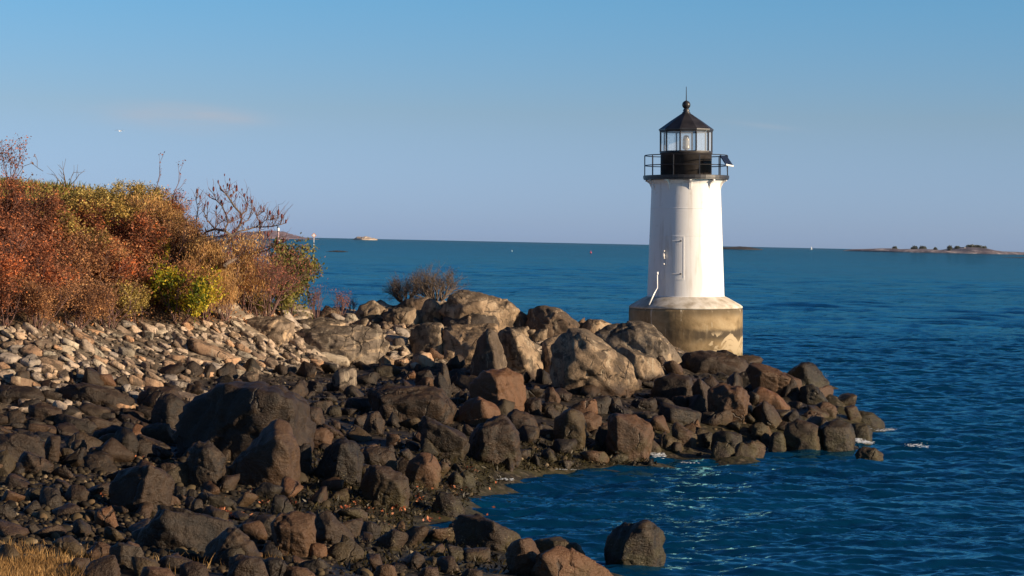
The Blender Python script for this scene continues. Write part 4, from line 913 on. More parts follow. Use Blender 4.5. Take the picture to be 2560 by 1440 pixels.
v, f, tn = leaf_geo(np.array(Q), .065, rs, .7); tag(mk('fallen_leaves', v, f, lit, tone=tn), 'orange red fallen leaves scattered on the wet mud flat', kind='stuff')
wd = leafmat('seaweed fronds', [(0, (.003, .0025, .001)), (.5, (.008, .0065, .0025)), (.85, (.018, .014, .005)), (1, (.034, .028, .009))], .05, .45, False)
Q = []
for _ in range(15000):
    u_ = rs.rand()
    px, py = (rs.uniform(650, 1260), rs.uniform(1130, 1340)) if u_ < .6 else (rs.uniform(1230, 1640), rs.uniform(1110, 1180)) if u_ < .85 else (rs.uniform(850, 1500), rs.uniform(1330, 1440))
    g = hit(px, py)
    if g is not None and g[2] > -.05: Q.append((g[0], g[1], g[2]+rs.rand()*.03))
v, f, tn = leaf_geo(np.array(Q), .12, rs, .25, .1); tag(mk('seaweed', v, f, wd, tone=tn), 'dark olive seaweed matted over the low mud flat', kind='stuff')
# foam
t = NT('sea foam'); t.fin((.62, .66, .70), .5); Q = []
rs = np.random.RandomState(44); D2, F2_ = ICO[2]; Vs = []; Fs = []; n = 0
for (x0, y0, x1, y1, m, th) in [(2118,1088,2150,1103,70,.8),(2150,1103,2178,1108,36,.7),(2196,1074,2206,1077,14,.5),(2216,1072,2232,1074,16,.5),(2276,1116,2290,1110,18,.5),(2290,1110,2312,1118,20,.5),(1560,960,1575,960,0,0),(1630,1132,1650,1140,26,.9),(2052,930,2066,944,10,.4),(2056,998,2070,1004,14,.5),(1980,1108,1990,1112,8,.5),(1250,1196,1275,1199,12,.5),(1395,1173,1440,1174,16,.3),(1700,1155,1735,1158,12,.4)]:
    for _ in range(m*3):
        a = rs.rand(); g = PZ(x0+(x1-x0)*a+rs.normal(0, 9), y0+(y1-y0)*a+rs.normal(0, 2.2*th), .03)
        s = rs.uniform(.004, .018)*th*1.6; W = D2*np.array([s*2.4, s*1.2, s*.3])+g; Vs.append(W); Fs.append(F2_+n); n += len(D2)
for px in np.arange(1240, 2230, 3.0):
    if vn(np.array([[px*.02, 1.5, 0]]), 5)[0] < -.05: continue
    r = ray(px, 1300); c_ = None
    for Y in np.arange(28, 66, .08):
        x_ = r[0]*Y
        if gz(x_, Y) > -.01: c_ = (x_, Y); break
    if c_ is None or c_[1] < 28.3: continue
    for _ in range(5):
        s = rs.uniform(.006, .022); W = D2*np.array([s*2.6, s*1.2, s*.3])+np.array([c_[0]+rs.normal(0, .08), c_[1]-abs(rs.normal(0, .22)), .02]); Vs.append(W); Fs.append(F2_+n); n += len(D2)
tag(mk('foam', np.vstack(Vs), np.vstack(Fs), t.m, smooth=True), 'white foam where small waves break at the tip of the point', kind='stuff')
# ------------------------------------------------------------------ lighthouse
YL = 76.0; s_ = YL/F; hz = lambda py: H-(py-613.7)*s_
LX = (1715-1280)*s_*1.0; bx_ = P(1715, 870, YL)
lh = empty('lighthouse', (bx_[0], YL, .6), 'white lighthouse tower with black lantern on a round concrete base', 'lighthouse', rot=(0, 0, 0))
lh.rotation_euler = (0, -ROLL*.93, 0)
zz = lambda py: hz(py)-.6-.02
t = NT('white tower paint'); p = t.obj()
st = t.noise(t.map(p, sc=(3, 3, .35)), 1.5, 5, .6); d2 = t.noise(p, 5, 4, .6)
c = t.mix(t.rng(st, .48, .72), (.80, .79, .77), (.66, .62, .57)); c = t.mix(t.math('MULTIPLY', t.rng(d2, .6, .72), .25), c, (.50, .44, .37))
WH = t.fin(c, .5, t.bump(d2, .12, .01))
t = NT('weathered concrete'); p = t.obj(); x = t.N('ShaderNodeSeparateXYZ'); t.put(x.inputs[0], p); z = x.outputs['Z']
n1 = t.noise(p, 1.3, 6, .65, .5); n2 = t.noise(t.map(p, sc=(4, 4, .35)), 1.6, 5, .6); n3 = t.noise(p, 9, 4, .6)
c = t.ramp(n1, [(.35, (.17, .118, .058)), (.5, (.28, .20, .105)), (.65, (.36, .27, .155))])
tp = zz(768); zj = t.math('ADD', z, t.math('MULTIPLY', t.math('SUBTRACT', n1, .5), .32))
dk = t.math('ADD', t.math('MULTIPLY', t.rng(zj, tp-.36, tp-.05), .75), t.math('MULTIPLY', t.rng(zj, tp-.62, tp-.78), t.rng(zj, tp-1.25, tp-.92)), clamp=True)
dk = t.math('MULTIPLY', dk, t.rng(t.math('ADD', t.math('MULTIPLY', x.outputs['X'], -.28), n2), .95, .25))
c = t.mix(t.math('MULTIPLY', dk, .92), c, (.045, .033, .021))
c = t.mix(t.math('MULTIPLY', t.rng(n2, .615, .645), t.rng(z, tp-1.0, tp-.5)), c, (.50, .43, .32))
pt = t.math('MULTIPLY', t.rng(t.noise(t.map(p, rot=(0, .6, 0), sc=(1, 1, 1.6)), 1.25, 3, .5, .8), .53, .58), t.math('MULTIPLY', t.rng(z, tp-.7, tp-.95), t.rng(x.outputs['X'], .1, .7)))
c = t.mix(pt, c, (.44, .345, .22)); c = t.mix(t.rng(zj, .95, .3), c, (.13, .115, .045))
CONC = t.fin(c, .9, t.bump(n3, .35, .03))
t = NT('skirt concrete'); p = t.obj(); n1 = t.noise(p, 2.5, 5, .6)
SK = t.fin(t.ramp(n1, [(.35, (.34, .29, .22)), (.5, (.52, .47, .39)), (.65, (.66, .62, .55))]), .85, t.bump(n1, .2, .02))
BLK = plain('black lantern paint', (.026, .024, .026), .42, .35, 3); BLKW = plain('worn black drum paint', (.040, .034, .032), .5, .4, 2.5)
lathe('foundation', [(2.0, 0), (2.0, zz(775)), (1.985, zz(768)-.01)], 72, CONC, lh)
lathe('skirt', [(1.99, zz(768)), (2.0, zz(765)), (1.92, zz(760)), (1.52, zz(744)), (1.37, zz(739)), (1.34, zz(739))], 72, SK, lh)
rt = lambda z: 1.355+(1.205-1.355)*(z-zz(741))/(zz(449)-zz(741))
prof = [(rt(zz(741)), zz(741)-.03)]+[(rt(z), z) for z in np.linspace(zz(738), zz(462), 14)]+[(1.23, zz(457)), (1.30, zz(452)), (1.32, zz(449)-.004)]
lathe('tower', prof, 72, WH, lh)
lathe('seam', [(rt(zz(742))+.012, zz(742)), (rt(zz(742))+.014, zz(738)), (rt(zz(737)), zz(737))], 72, WH, lh)
for y_ in (588, 520): lathe('plate_seam', [(rt(zz(y_))-.005, zz(y_+1)), (rt(zz(y_))+.006, zz(y_+.8)), (rt(zz(y_))+.006, zz(y_-.8)), (rt(zz(y_))-.005, zz(y_-1))], 72, WH, lh)
# door
mb = MB(); N_ = 10
def cyl_patch(a0, a1, z0, z1, d0, d1, n=10):
    V = []; Fc = []
    for i in range(n+1):
        a = R(a0+(a1-a0)*i/n)
        for z, d in ((z0, d0), (z1, d0), (z1, d1), (z0, d1)):
            r = rt(z)+d; V.append((r*math.sin(a), -r*math.cos(a), z))
    for i in range(n):
        for k in range(4): Fc.append((i*4+k, (i+1)*4+k, (i+1)*4+(k+1) % 4, i*4+(k+1) % 4))
    Fc += [(0, 1, 2, 3), (n*4+3, n*4+2, n*4+1, n*4)]; return V, Fc
door = mk('door', *cyl_patch(-38, -9, zz(693), zz(592), -.02, .007), WH, lh)
mb = MB()
for a0, a1, z0, z1 in ((-40, -7, zz(592)-.003, zz(588)), (-40, -7, zz(697), zz(693)+.003), (-40.5, -38.2, zz(693), zz(592)), (-8.8, -6.8, zz(693), zz(592))): mb.add(*cyl_patch(a0, a1, z0, z1, -.02, .012))
mb.build('door_frame', WH, lh)
def at(a, z, d): a = R(a); r = rt(z)+d; return Vector((r*math.sin(a), -r*math.cos(a), z))
IR = plain('rusty iron', (.06, .045, .035), .6, .3, 20)
for y in (601, 682):
    mb = MB(); mb.tube([at(-12, zz(y), .0), at(-12, zz(y), .05)], .028, 8); mb.build('hinge', IR, door); mb = MB(); mb.tube([at(-26, zz(y), .012), at(-14, zz(y), .02)], .014, 6); mb.build('strap', WH, door)
mb = MB(); mb.tube([at(-38, zz(645), .05), at(-38, zz(632), .08), at(-37, zz(640), .12)], .03, 8); mb.build('latch', WH, door)
for y in (626, 658): mb = MB(); mb.tube([at(-38, zz(y), .04), at(-38, zz(y), .10)], .03, 8); mb.build('bolt', WH, door)
# pipe rail by the skirt
def cam_pt(px, py, dy):  # local point, dy in front of the tower axis
    return Vector(((px-1714.5)*s_, -dy, zz(py)))
mb = MB(); mb.tube([cam_pt(1637, 678, 1.35), cam_pt(1636.5, 688, 1.36), cam_pt(1636.5, 716, 1.42), cam_pt(1629, 730, 1.5), cam_pt(1615, 757, 1.78)], .026, 8); mb.tube([cam_pt(1637, 677, 1.35), cam_pt(1637, 684, 1.35)], .04, 8)
mb.build('grab_rail', plain('white pipe paint', (.82, .82, .82), .35, .05), lh, True)
# gallery
zd = zz(449)
lathe('gallery_deck', [(1.20, zd), (1.44, zd), (1.49, zd+.01), (1.49, zd+.05), (1.51, zd+.055), (1.51, zd+.15), (1.47, zd+.155), (.5, zd+.165)], 48, BLK, lh, smooth=False)
for k in range(10):
    a = R(2+36*k); mb = MB(); ca, sa = math.sin(a), -math.cos(a); nrm = Vector((ca, sa, 0)); tg = Vector((-sa, ca, 0)); pr = [(1.18, zd-.36), (1.22, zd-.37), (1.25, zd-.26), (1.31, zd-.13), (1.40, zd-.06), (1.45, zd-.05), (1.45, zd-.003), (1.18, zd-.003)]
    V = [nrm*r+tg*w+Vector((0, 0, z)) for w in (-.035, .035) for r, z in pr]; n = len(pr)
    mb.add(V, [tuple(range(n)), tuple(range(2*n-1, n-1, -1))]+[(i, i+n, (i+1) % n+n, (i+1) % n) for i in range(n)]); mb.build('bracket', WH, lh)
zt_, zm = zz(388), zz(413); mb = MB()
for k in range(10):
    a = R(-22+36*k); mb.tube([(1.45*math.sin(a), -1.45*math.cos(a), zd+.15), (1.45*math.sin(a), -1.45*math.cos(a), zt_)], .019, 6)
for zr in (zt_, zm):
    mb.tube([(1.45*math.sin(R(a)), -1.45*math.cos(R(a)), zr) for a in range(0, 361, 9)], .017, 6)
mb.build('railing', BLK, lh)
lathe('lantern_drum', [(.90, zd+.16), (.90, zz(384)), (.925, zz(383)), (.925, zz(379.5)), (.5, zz(379.5)+.004)], 40, BLKW, lh)
mb = MB(); a = R(40); mb.tube([(.9*math.sin(a), -.9*math.cos(a), zz(408)), (.98*math.sin(a), -.98*math.cos(a), zz(408)), (1.0*math.sin(a-.12), -1.0*math.cos(a-.12), zz(408))], .03, 6); mb.build('vent', BLK, lh)
t = NT('lantern glass'); gl = t.N('ShaderNodeBsdfGlossy'); gl.inputs['Roughness'].default_value = .03; tr = t.N('ShaderNodeBsdfTransparent'); df = t.N('ShaderNodeBsdfDiffuse'); df.inputs[0].default_value = (.8, .82, .85, 1)
m1 = t.N('ShaderNodeMixShader'); m1.inputs[0].default_value = .10; t.l.new(tr.outputs[0], m1.inputs[1]); t.l.new(gl.outputs[0], m1.inputs[2])
m2 = t.N('ShaderNodeMixShader'); m2.inputs[0].default_value = .16; t.l.new(m1.outputs[0], m2.inputs[1]); t.l.new(df.outputs[0], m2.inputs[2]); t.l.new(m2.outputs[0], t.out.inputs[0]); GL = t.m
z0, z1 = zz(379), zz(328); RL = .90
for k in range(10):
    a0, a1 = R(18+36*k), R(54+36*k); A = Vector((RL*.985*math.sin(a0), -RL*.985*math.cos(a0), 0)); B = Vector((RL*.985*math.sin(a1), -RL*.985*math.cos(a1), 0)); A2 = A.lerp(B, .05); B2 = A.lerp(B, .95)
    mk('window_pane', [A2+Vector((0, 0, z0)), B2+Vector((0, 0, z0)), B2+Vector((0, 0, z1)), A2+Vector((0, 0, z1))], [(0, 1, 2, 3)], GL, lh)
    mb = MB(); mb.tube([A/.985+Vector((0, 0, z0-.02)), A/.985+Vector((0, 0, z1+.02))], .030, 6); mb.build('mullion', BLK, lh)
lathe('sill', [(.84, z0-.005), (.935, z0-.004), (.935, z0+.025), (.86, z0+.03)], 10, BLK, lh, False, .5, cap=False)
lathe('roof', [(.86, z1-.02), (.935, z1-.02), (.945, z1+.03), (.965, z1+.035), (.965, z1+.075), (.55, zz(301.5)), (.16, zz(283)), (.10, zz(281))], 10, BLK, lh, False, .5)
lathe('finial', [(.15, zz(284)), (.15, zz(281)), (.105, zz(278)), (.12, zz(275)), (.075, zz(270)), (.06, zz(269))]+[(.148*math.sin(R(a)), zz(261.5)-.148*math.cos(R(a))) for a in range(25, 180, 12)]+[(.02, zz(250))], 20, BLK, lh)
mb = MB(); mb.tube([(0, 0, zz(252)), (0, 0, zz(216))], [.018, .010], 6); mb.build('lightning_rod', BLK, lh)
t = NT('lens glass'); t.fin((.55, .52, .45), .15, None, .8); t.b.inputs['Transmission Weight'].default_value = .35
lathe('lamp_lens', [(.03, zz(377)), (.035, zz(374)), (.11, zz(371.5)), (.15, zz(367))]+[(.115+.02*(i % 2)-.02*(i > 8), zz(366-2.2*i)) for i in range(12)]+[(.06, zz(338)), (.02, zz(337))], 24, t.m, lh)
lathe('lamp_stand', [(.10, zz(384)), (.10, zz(380)), (.04, zz(378.5)), (.04, zz(376))], 12, BLK, lh)
# solar panel on the gallery rail
A = cam_pt(1793, 390, -.2); B = cam_pt(1815, 392, .0); Cc = cam_pt(1826, 413, .35); Dd = cam_pt(1808, 412, .6)
A = Vector((1.10, -1.05, zz(390))); B = Vector((1.40, -.45, zz(391))); Cc = Vector((1.60, -.60, zz(414))); Dd = Vector((1.28, -1.22, zz(412)))
nm = (B-A).cross(Dd-A).normalized()*.03
mb = MB(); mb.add([A, B, Cc, Dd, A+nm, B+nm, Cc+nm, Dd+nm], [(0, 3, 2, 1), (4, 5, 6, 7), (0, 1, 5, 4), (1, 2, 6, 5), (2, 3, 7, 6), (3, 0, 4, 7)]); sp = mb.build('solar_panel', plain('dark solar cells', (.012, .013, .018), .3, .2), lh)
mb = MB(); e_ = nm*1.3
mb.tube([Dd+nm*.5+Vector((0, 0, -.01)), Cc+nm*.5+Vector((0, 0, -.01))], .032, 6); mb.build('panel_edge', plain('white aluminium', (.8, .8, .78), .35, .05), sp)
mb = MB(); mb.tube([(A+B+Cc+Dd)/4, Vector((1.40, -.62, zd+.16))], .02, 6); mb.build('panel_post', BLK, sp)
# ------------------------------------------------------------------ far islands, reefs, marks, boats
def island(name, Y, prof, depth, mat, label, cat, seed=1, rough=.06):
    xs = np.linspace(prof[0][0], prof[-1][0], 90); hs = np.interp(xs, [p_[0] for p_ in prof], [p_[1] for p_ in prof])
    V = []; m = 22
    for i, (px, hp) in enumerate(zip(xs, hs)):
        b0 = P(px, 604.5+.0212*(px-1280), Y); h_ = max(hp, .15)*Y/F
        env = math.sin(math.pi*(i+.5)/90)**.5
        for j in range(m):
            a = math.pi*j/(m-1); nz = float(h3(np.int64(i//2), np.int64(j//2), np.int64(3), seed))-.5
            V.append((b0[0]+nz*Y/F*1.5, Y+depth*env*math.cos(a)*(1 if True else 0), -.3+h_*(math.sin(a)**.7)*(1+nz*rough*4)+.0))
    ii = np.arange(89)[:, None]*m+np.arange(m-1)[None, :]
    o = mk(name, np.array(V), np.stack([ii, ii+m, ii+m+1, ii+1], -1).reshape(-1, 4), mat, smooth=True); return tag(o, label, cat)
def islmat(name, stops, sc, zs):
    t = NT(name); n = t.noise(t.map(t.pos(), sc=(1, .3, 2.5)), sc, 5, .65); return t.fin(t.ramp(t.math('ADD', n, 0.0), stops), .9)
I1 = islmat('wooded island', [(.35, (.10, .075, .10)), (.5, (.15, .11, .14)), (.6, (.20, .15, .17)), (.7, (.30, .24, .24))], .02, 1)  # purple grey tones hold some of the distance haze in the colour
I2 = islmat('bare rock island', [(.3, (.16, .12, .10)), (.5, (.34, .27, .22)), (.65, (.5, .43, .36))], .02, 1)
I3 = islmat('low scrub island', [(.36, (.07, .06, .08)), (.48, (.13, .11, .135)), (.55, (.20, .165, .18)), (.63, (.46, .40, .39))], .03, 1)  # scrub and rock tones shifted blue grey, haze put into the colour
RF = islmat('dark reef rock', [(.3, (.012, .010, .012)), (.6, (.03, .024, .024))], .3, 1)
island('island', 6500, [(540, 2), (570, 9), (600, 14), (640, 15), (680, 19), (700, 18), (716, 13), (740, 7), (765, 3), (800, .5)], 300, I1, 'wooded island low on the horizon behind the leafless tree', 'island', 2)
island('island', 9000, [(882, 1), (888, 4), (895, 8), (905, 7), (915, 9), (925, 6), (935, 5), (944, 2.5)], 150, I2, 'tiny pale rocky island alone on the horizon', 'island', 3)
island('island', 3900, [(1740, 2), (1800, 5), (1830, 5.5), (1850, 8), (1862, 7), (1880, 5), (1905, 1.5)], 120, RF, 'low dark island just right of the lighthouse tower', 'island', 4)
island('island', 5200, [(2108, .5), (2120, 3), (2140, 5), (2170, 6), (2200, 8), (2225, 9), (2255, 7), (2290, 9), (2320, 9), (2340, 6), (2360, 5), (2385, 10), (2410, 15), (2440, 15), (2455, 11), (2480, 7), (2520, 7), (2560, 6), (2700, 10), (2800, 1)], 220, I3, 'long scrubby island with trees on the right horizon', 'island', 5)
island('reef', 2050, [(2490, .3), (2520, 1.5), (2560, 2.5), (2640, 2)], 30, RF, 'dark reef below the long right island', 'reef', 7)
island('reef', 810, [(803, .5), (820, 2.5), (840, 4.5), (858, 4), (868, 2.5), (884, .5)], 4, RF, 'longer dark reef awash right of the pole beacon', 'reef', 8, .15)
island('reef', 810, [(744, .5), (755, 2.5), (763, 4.5), (772, 3), (784, 3), (795, .8)], 4, RF, 'short dark reef carrying the pole beacon', 'reef', 9, .15)
island('reef', 1700, [(762, .3), (790, 1.0), (806, 1.2), (830, .4)], 20, RF, 'thin distant reef behind the pole beacon', 'reef', 10)
tg = leafmat('island tree leaves', [(0, (.03, .038, .036)), (.5, (.055, .066, .056)), (1, (.09, .10, .08))])
for px, top, w, lab in ((2233, 617, 9, 'small round tree on the long island, farthest left of its trees'), (2282, 616, 13, 'broad low tree on the middle of the long island'), (2303, 615.5, 16, 'wide dark tree right beside the broad low tree on the long island'), (2334, 619, 6, 'tiny lone tree between two groups on the long island'),
        (2370, 614, 9, 'round tree left of the white cottage on the long island'), (2388, 615, 10, 'grey green tree directly left of the white cottage'), (2424, 611, 24, 'largest dark tree on the hump of the long island'), (2440, 613, 18, 'dark tree joined to the right of the largest island tree'), (2456, 616, 10, 'round tree at the right end of the island trees')):
    hy = 604.5+.0212*(px-1280); sy = np.interp(px, [2225, 2290, 2320, 2360, 2385, 2410, 2440, 2480], [9, 9, 9, 5, 10, 15, 15, 7])
    b0 = P(px, hy, 5200); k_ = 5200/F; zb = (sy-3)*k_; zt = max((hy-top)*k_+5.1, zb+5); e = empty('island_tree', (b0[0], 5180, zb), lab, 'tree', 'trees of the long island')
    rs = np.random.RandomState(px); n = 500; hh = zt-zb; q_ = rs.normal(size=(n, 3)); q_ /= np.linalg.norm(q_, axis=1)[:, None]; q_ *= rs.rand(n, 1)**.4*np.array([w*k_*.62, w*k_*.5, hh*.46]); q_[:, 2] += hh*.52
    v, f, tn = leaf_geo(q_, 2.8, rs, .8); mk('crown', v, f, tg, e, tone=tn); mb = MB(); mb.tube([(0, 0, -2), (0, 0, hh*.6)], [.5, .25], 6); mb.build('trunk', barkd, e)
# white cottage
e = empty('cottage', (P(2412, 628.5, 5170)[0], 5170, 13*5200/F-2.0), 'tiny white cottage beside the trees of the long island', 'house'); mb = MB(); mb.box(0, 0, 1.7, 3.6, 5, 3.4); mb.build('wall', plain('white cottage wall', (.75, .73, .7), .7), e)
mb = MB(); mb.add([(-2.1, -2.7, 3.4), (2.1, -2.7, 3.4), (2.1, 2.7, 3.4), (-2.1, 2.7, 3.4), (0, -2.7, 5.2), (0, 2.7, 5.2)], [(0, 1, 4), (2, 3, 5), (1, 2, 5, 4), (3, 0, 4, 5), (0, 3, 2, 1)]); mb.build('roof', plain('grey cottage roof', (.25, .22, .2), .8), e)
mb = MB(); mb.box(0, -2.52, 1.6, .9, .06, 1.2); mb.build('window', plain('dark cottage window', (.03, .03, .04), .2), e)
# pole beacon on the reef
b0 = P(784, 627, 810); e = empty('pole_beacon', (b0[0], 810, 0), 'pole beacon with a bright white and orange daymark on a dark reef', 'beacon'); k_ = 810/F
mb = MB(); mb.tube([(0, 0, 0), (0, 0, 1.2), (0, 0, 1.3)], [.45, .4, .2], 10); mb.build('base', plain('dark beacon footing', (.05, .045, .04), .9), e)
mb = MB(); mb.tube([(0, 0, 1.2), (0, 0, 6.4)], .17, 8); mb.build('pole', plain('grey white pole', (.6, .6, .6), .5), e)
mb = MB()
for s in (-1,): mb.add([(0, -.22, 5.0), (.95, -.22, 5.95), (0, -.22, 6.9), (-.95, -.22, 5.95), (0, -.16, 5.0), (.95, -.16, 5.95), (0, -.16, 6.9), (-.95, -.16, 5.95)], [(0, 1, 2, 3), (7, 6, 5, 4), (0, 4, 5, 1), (1, 5, 6, 2), (2, 6, 7, 3), (3, 7, 4, 0)])
mb.build('daymark', plain('orange daymark', (.75, .30, .12), .5, .05), e)
mb = MB(); mb.add([(0, -.26, 5.3), (.65, -.26, 5.95), (0, -.26, 6.6), (-.65, -.26, 5.95), (0, -.23, 5.3), (.65, -.23, 5.95), (0, -.23, 6.6), (-.65, -.23, 5.95)], [(0, 1, 2, 3), (7, 6, 5, 4), (0, 4, 5, 1), (1, 5, 6, 2), (2, 6, 7, 3), (3, 7, 4, 0)]); mb.build('daymark_panel', plain('white daymark', (.9, .9, .88), .4, .02), e)
b0 = P(695, 602, 2600); e = empty('tower_beacon', (b0[0], 2600, 0), 'slim pinkish beacon tower with a white top seen through the leafless tree', 'beacon'); k_ = 2600/F
lathe('tower_shaft', [(1.5, -1), (1.2, 6), (1.0, 12)], 12, plain('faded pink shaft', (.42, .27, .27), .7), e); lathe('lantern', [(1.6, 12), (1.7, 13), (1.5, 15.5), (.2, 16.5)], 12, plain('white beacon top', (.88, .88, .88), .5), e)
lathe('footing', [(3.4, -1.5), (3.2, .6), (2.2, 1.0)], 12, plain('white footing', (.7, .7, .68), .8), e)
# buoys, boats, gull
def buoy(px, py, Y, s, col, label):
    b = P(px, py, Y); e = empty('buoy', (b[0], Y, 0), label, 'buoy'); m_ = plain('buoy paint '+str(px), col, .4, .08)
    lathe('float', [(.5*s, -.3*s), (.9*s, 0), (.9*s, .5*s), (.45*s, .8*s)], 14, m_, e); lathe('top', [(.35*s, .8*s), (.28*s, 1.7*s), (.05*s, 2.1*s)], 10, m_, e)
buoy(1477, 631, 1150, .62, (.55, .06, .10), 'small red buoy on the open water left of the lighthouse')
buoy(1280, 628, 1150, .36, (.6, .62, .65), 'tiny pale buoy far out in the middle of the sea')
buoy(716, 623, 880, .65, (.85, .86, .88), 'white buoy left of the short dark reef')
b = P(2028, 616, 7000); e = empty('sailboat', (b[0], 7000, 0), 'tiny white sailboat on the horizon right of the lighthouse', 'sailboat')
lathe('hull', [(.6, -.3), (1.4, .2), (1.7, 1.1), (1.5, 1.3)], 12, plain('white hull', (.8, .8, .8), .4), e).scale = (2.2, 1, 1)
mk('sail', [(.1, 0, 1.8), (3.6, .1, 2.0), (.1, .1, 11.5), (.1, .12, 1.8), (3.6, .22, 2.0), (.1, .22, 11.5)], [(0, 1, 2), (5, 4, 3), (0, 3, 4, 1), (1, 4, 5, 2), (2, 5, 3, 0)], plain('white sail', (.9, .9, .9), .6, .03), e)
mb = MB(); mb.tube([(0, .1, 1), (0, .1, 12)], .09, 6); mb.build('mast', bark, e)
gb = P(300, 328, 230); e = empty('gull', tuple(gb), 'distant white gull gliding in the sky above the left bank', 'gull')
segs_ = MB(); segs_.tube([(-.28, 0, 0), (-.12, 0, .01), (.08, 0, .02), (.22, 0, .03), (.28, 0, .02)], [.01, .05, .06, .03, .008], 8)
for sg in (-1, 1):
    segs_.add([(-.08, 0, .03), (.08, 0, .03), (.06, sg*.28, .13), (-.05, sg*.28, .13), (-.02, sg*.6, .08), (-.09, sg*.6, .08), (-.08, 0, .045), (.08, 0, .045), (.06, sg*.28, .142), (-.05, sg*.28, .142), (-.02, sg*.6, .085), (-.09, sg*.6, .085)], [(0, 1, 2, 3), (3, 2, 4, 5), (6, 9, 8, 7), (9, 11, 10, 8), (1, 7, 8, 2), (2, 8, 10, 4), (0, 3, 9, 6), (3, 5, 11, 9), (4, 10, 11, 5)])
segs_.build('body', plain('white feathers', (.85, .85, .85), .7, .04), e); e.rotation_euler = (0, 0, R(70))
# ------------------------------------------------------------------ light
hb = MB(); hb.box(0, 4700, 48, 26000, 9900, 104); hz_ = hb.build('haze', None); t = NT('sea haze'); t.n.remove(t.b)
vp = t.N('ShaderNodeVolumePrincipled'); vp.inputs['Color'].default_value = (.80, .86, .95, 1); vp.inputs['Density'].default_value = .7e-5; vp.inputs['Anisotropy'].default_value = .3
t.l.new(vp.outputs[0], t.out.inputs['Volume']); hz_.data.materials.append(t.m); tag(hz_, 'thin sea haze between the shore and the far islands', kind='stuff')
w = bpy.data.worlds.new('World'); sc.world = w; w.use_nodes = True; nt = w.node_tree; bg = nt.nodes['Background']
sky = nt.nodes.new('ShaderNodeTexSky'); sky.sky_type = 'NISHITA'; sky.sun_disc = False; sky.sun_elevation = SUN_EL; sky.sun_rotation = SUN_AZ
sky.air_density = 1.0; sky.dust_density = .3; sky.ozone_density = 2.0
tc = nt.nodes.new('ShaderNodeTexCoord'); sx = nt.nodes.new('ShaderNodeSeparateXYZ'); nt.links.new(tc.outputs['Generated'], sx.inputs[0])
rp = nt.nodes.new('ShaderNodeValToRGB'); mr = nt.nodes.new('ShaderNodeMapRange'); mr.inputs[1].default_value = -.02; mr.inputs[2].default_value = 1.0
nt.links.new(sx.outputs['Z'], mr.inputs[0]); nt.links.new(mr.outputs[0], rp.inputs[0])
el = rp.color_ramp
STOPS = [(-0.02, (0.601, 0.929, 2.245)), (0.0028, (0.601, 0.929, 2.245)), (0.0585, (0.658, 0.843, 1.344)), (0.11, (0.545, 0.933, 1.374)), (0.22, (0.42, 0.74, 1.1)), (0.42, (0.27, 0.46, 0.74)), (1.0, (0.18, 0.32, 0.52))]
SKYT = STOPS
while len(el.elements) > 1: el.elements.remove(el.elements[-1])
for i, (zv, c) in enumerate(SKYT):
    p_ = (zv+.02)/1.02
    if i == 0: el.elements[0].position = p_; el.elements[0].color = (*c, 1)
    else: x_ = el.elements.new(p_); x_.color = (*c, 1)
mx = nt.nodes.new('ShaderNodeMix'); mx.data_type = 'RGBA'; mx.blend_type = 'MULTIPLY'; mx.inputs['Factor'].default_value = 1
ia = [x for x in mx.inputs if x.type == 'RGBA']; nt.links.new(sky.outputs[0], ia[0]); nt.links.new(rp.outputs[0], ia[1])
oc_ = [x for x in mx.outputs if x.type == 'RGBA'][0]
def wn(typ, **k):
    o = nt.nodes.new(typ)
    for a, v in k.items(): setattr(o, a, v)
    return o
def wm(op, a, b=None, c=None):
    m = wn('ShaderNodeMath', operation=op)
    for i, v in enumerate((a, b, c)):
        if v is None: continue
        if isinstance(v, bpy.types.NodeSocket): nt.links.new(v, m.inputs[i])
        else: m.inputs[i].default_value = v
    return m.outputs[0]
az = wm('DIVIDE', sx.outputs['X'], sx.outputs['Y']); ev = wm('DIVIDE', sx.outputs['Z'], sx.outputs['Y'])
cmb = wn('ShaderNodeCombineXYZ'); nt.links.new(az, cmb.inputs[0]); nt.links.new(ev, cmb.inputs[1])
mp = wn('ShaderNodeMapping'); nt.links.new(cmb.outputs[0], mp.inputs[0]); mp.inputs['Scale'].default_value = (28, 190, 1); mp.inputs['Rotation'].default_value = (0, 0, .03)
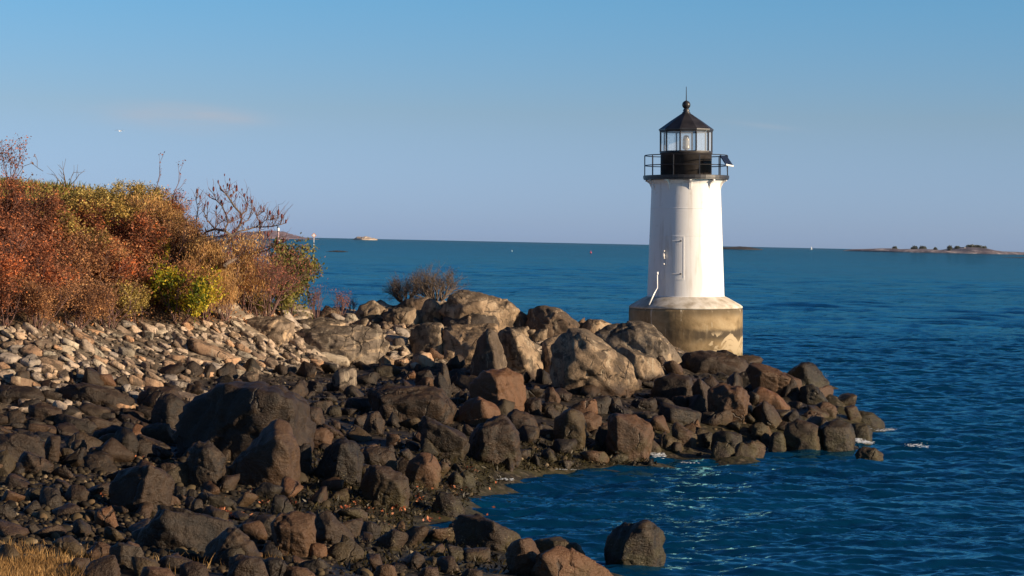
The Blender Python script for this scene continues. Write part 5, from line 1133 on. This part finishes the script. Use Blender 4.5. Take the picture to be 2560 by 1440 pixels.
nz = wn('ShaderNodeTexNoise'); nt.links.new(mp.outputs[0], nz.inputs['Vector']); nz.inputs['Scale'].default_value = 1.0; nz.inputs['Detail'].default_value = 5
tot = None
for ca, ce, wa, we, k_ in ((-.141, .0560, .024, .0035, .75), (-.165, .0535, .030, .0050, .40), (.115, .0560, .014, .0012, .25)):
    u_ = wm('DIVIDE', wm('SUBTRACT', az, ca), wa); v_ = wm('DIVIDE', wm('SUBTRACT', ev, wm('MULTIPLY_ADD', wm('SUBTRACT', az, ca), -.09, ce)), we)
    g_ = wm('MULTIPLY', wm('EXPONENT', wm('MULTIPLY', wm('ADD', wm('MULTIPLY', u_, u_), wm('MULTIPLY', v_, v_)), -1.0)), k_); tot = g_ if tot is None else wm('ADD', tot, g_)
tot = wm('MULTIPLY', tot, wm('MULTIPLY_ADD', nz.outputs['Fac'], 1.8, -.1)); tot = wm('MULTIPLY', tot, wm('GREATER_THAN', sx.outputs['Y'], 0.0))
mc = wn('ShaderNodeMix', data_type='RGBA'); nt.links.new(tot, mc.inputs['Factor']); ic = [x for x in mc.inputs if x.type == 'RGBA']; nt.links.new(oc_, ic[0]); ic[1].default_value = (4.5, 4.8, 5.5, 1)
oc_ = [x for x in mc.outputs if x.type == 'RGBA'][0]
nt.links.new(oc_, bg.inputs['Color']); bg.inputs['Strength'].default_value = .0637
sd = bpy.data.lights.new('sun', 'SUN'); sd.energy = 5.0; sd.angle = R(.5); sd.color = (1.0, .78, .54); so = bpy.data.objects.new('sun', sd); C.objects.link(so)
sv_ = Vector((math.sin(SUN_AZ)*math.cos(SUN_EL), math.cos(SUN_AZ)*math.cos(SUN_EL), math.sin(SUN_EL)))
so.rotation_euler = sv_.to_track_quat('Z', 'Y').to_euler(); so.location = (30, -10, 40)
sc.view_settings.view_transform = 'Standard'; sc.view_settings.look = 'None'; sc.view_settings.gamma = 1; sc.view_settings.exposure = .65
sc.render.engine = 'CYCLES'; sc.cycles.max_bounces = 6; sc.cycles.transparent_max_bounces = 8
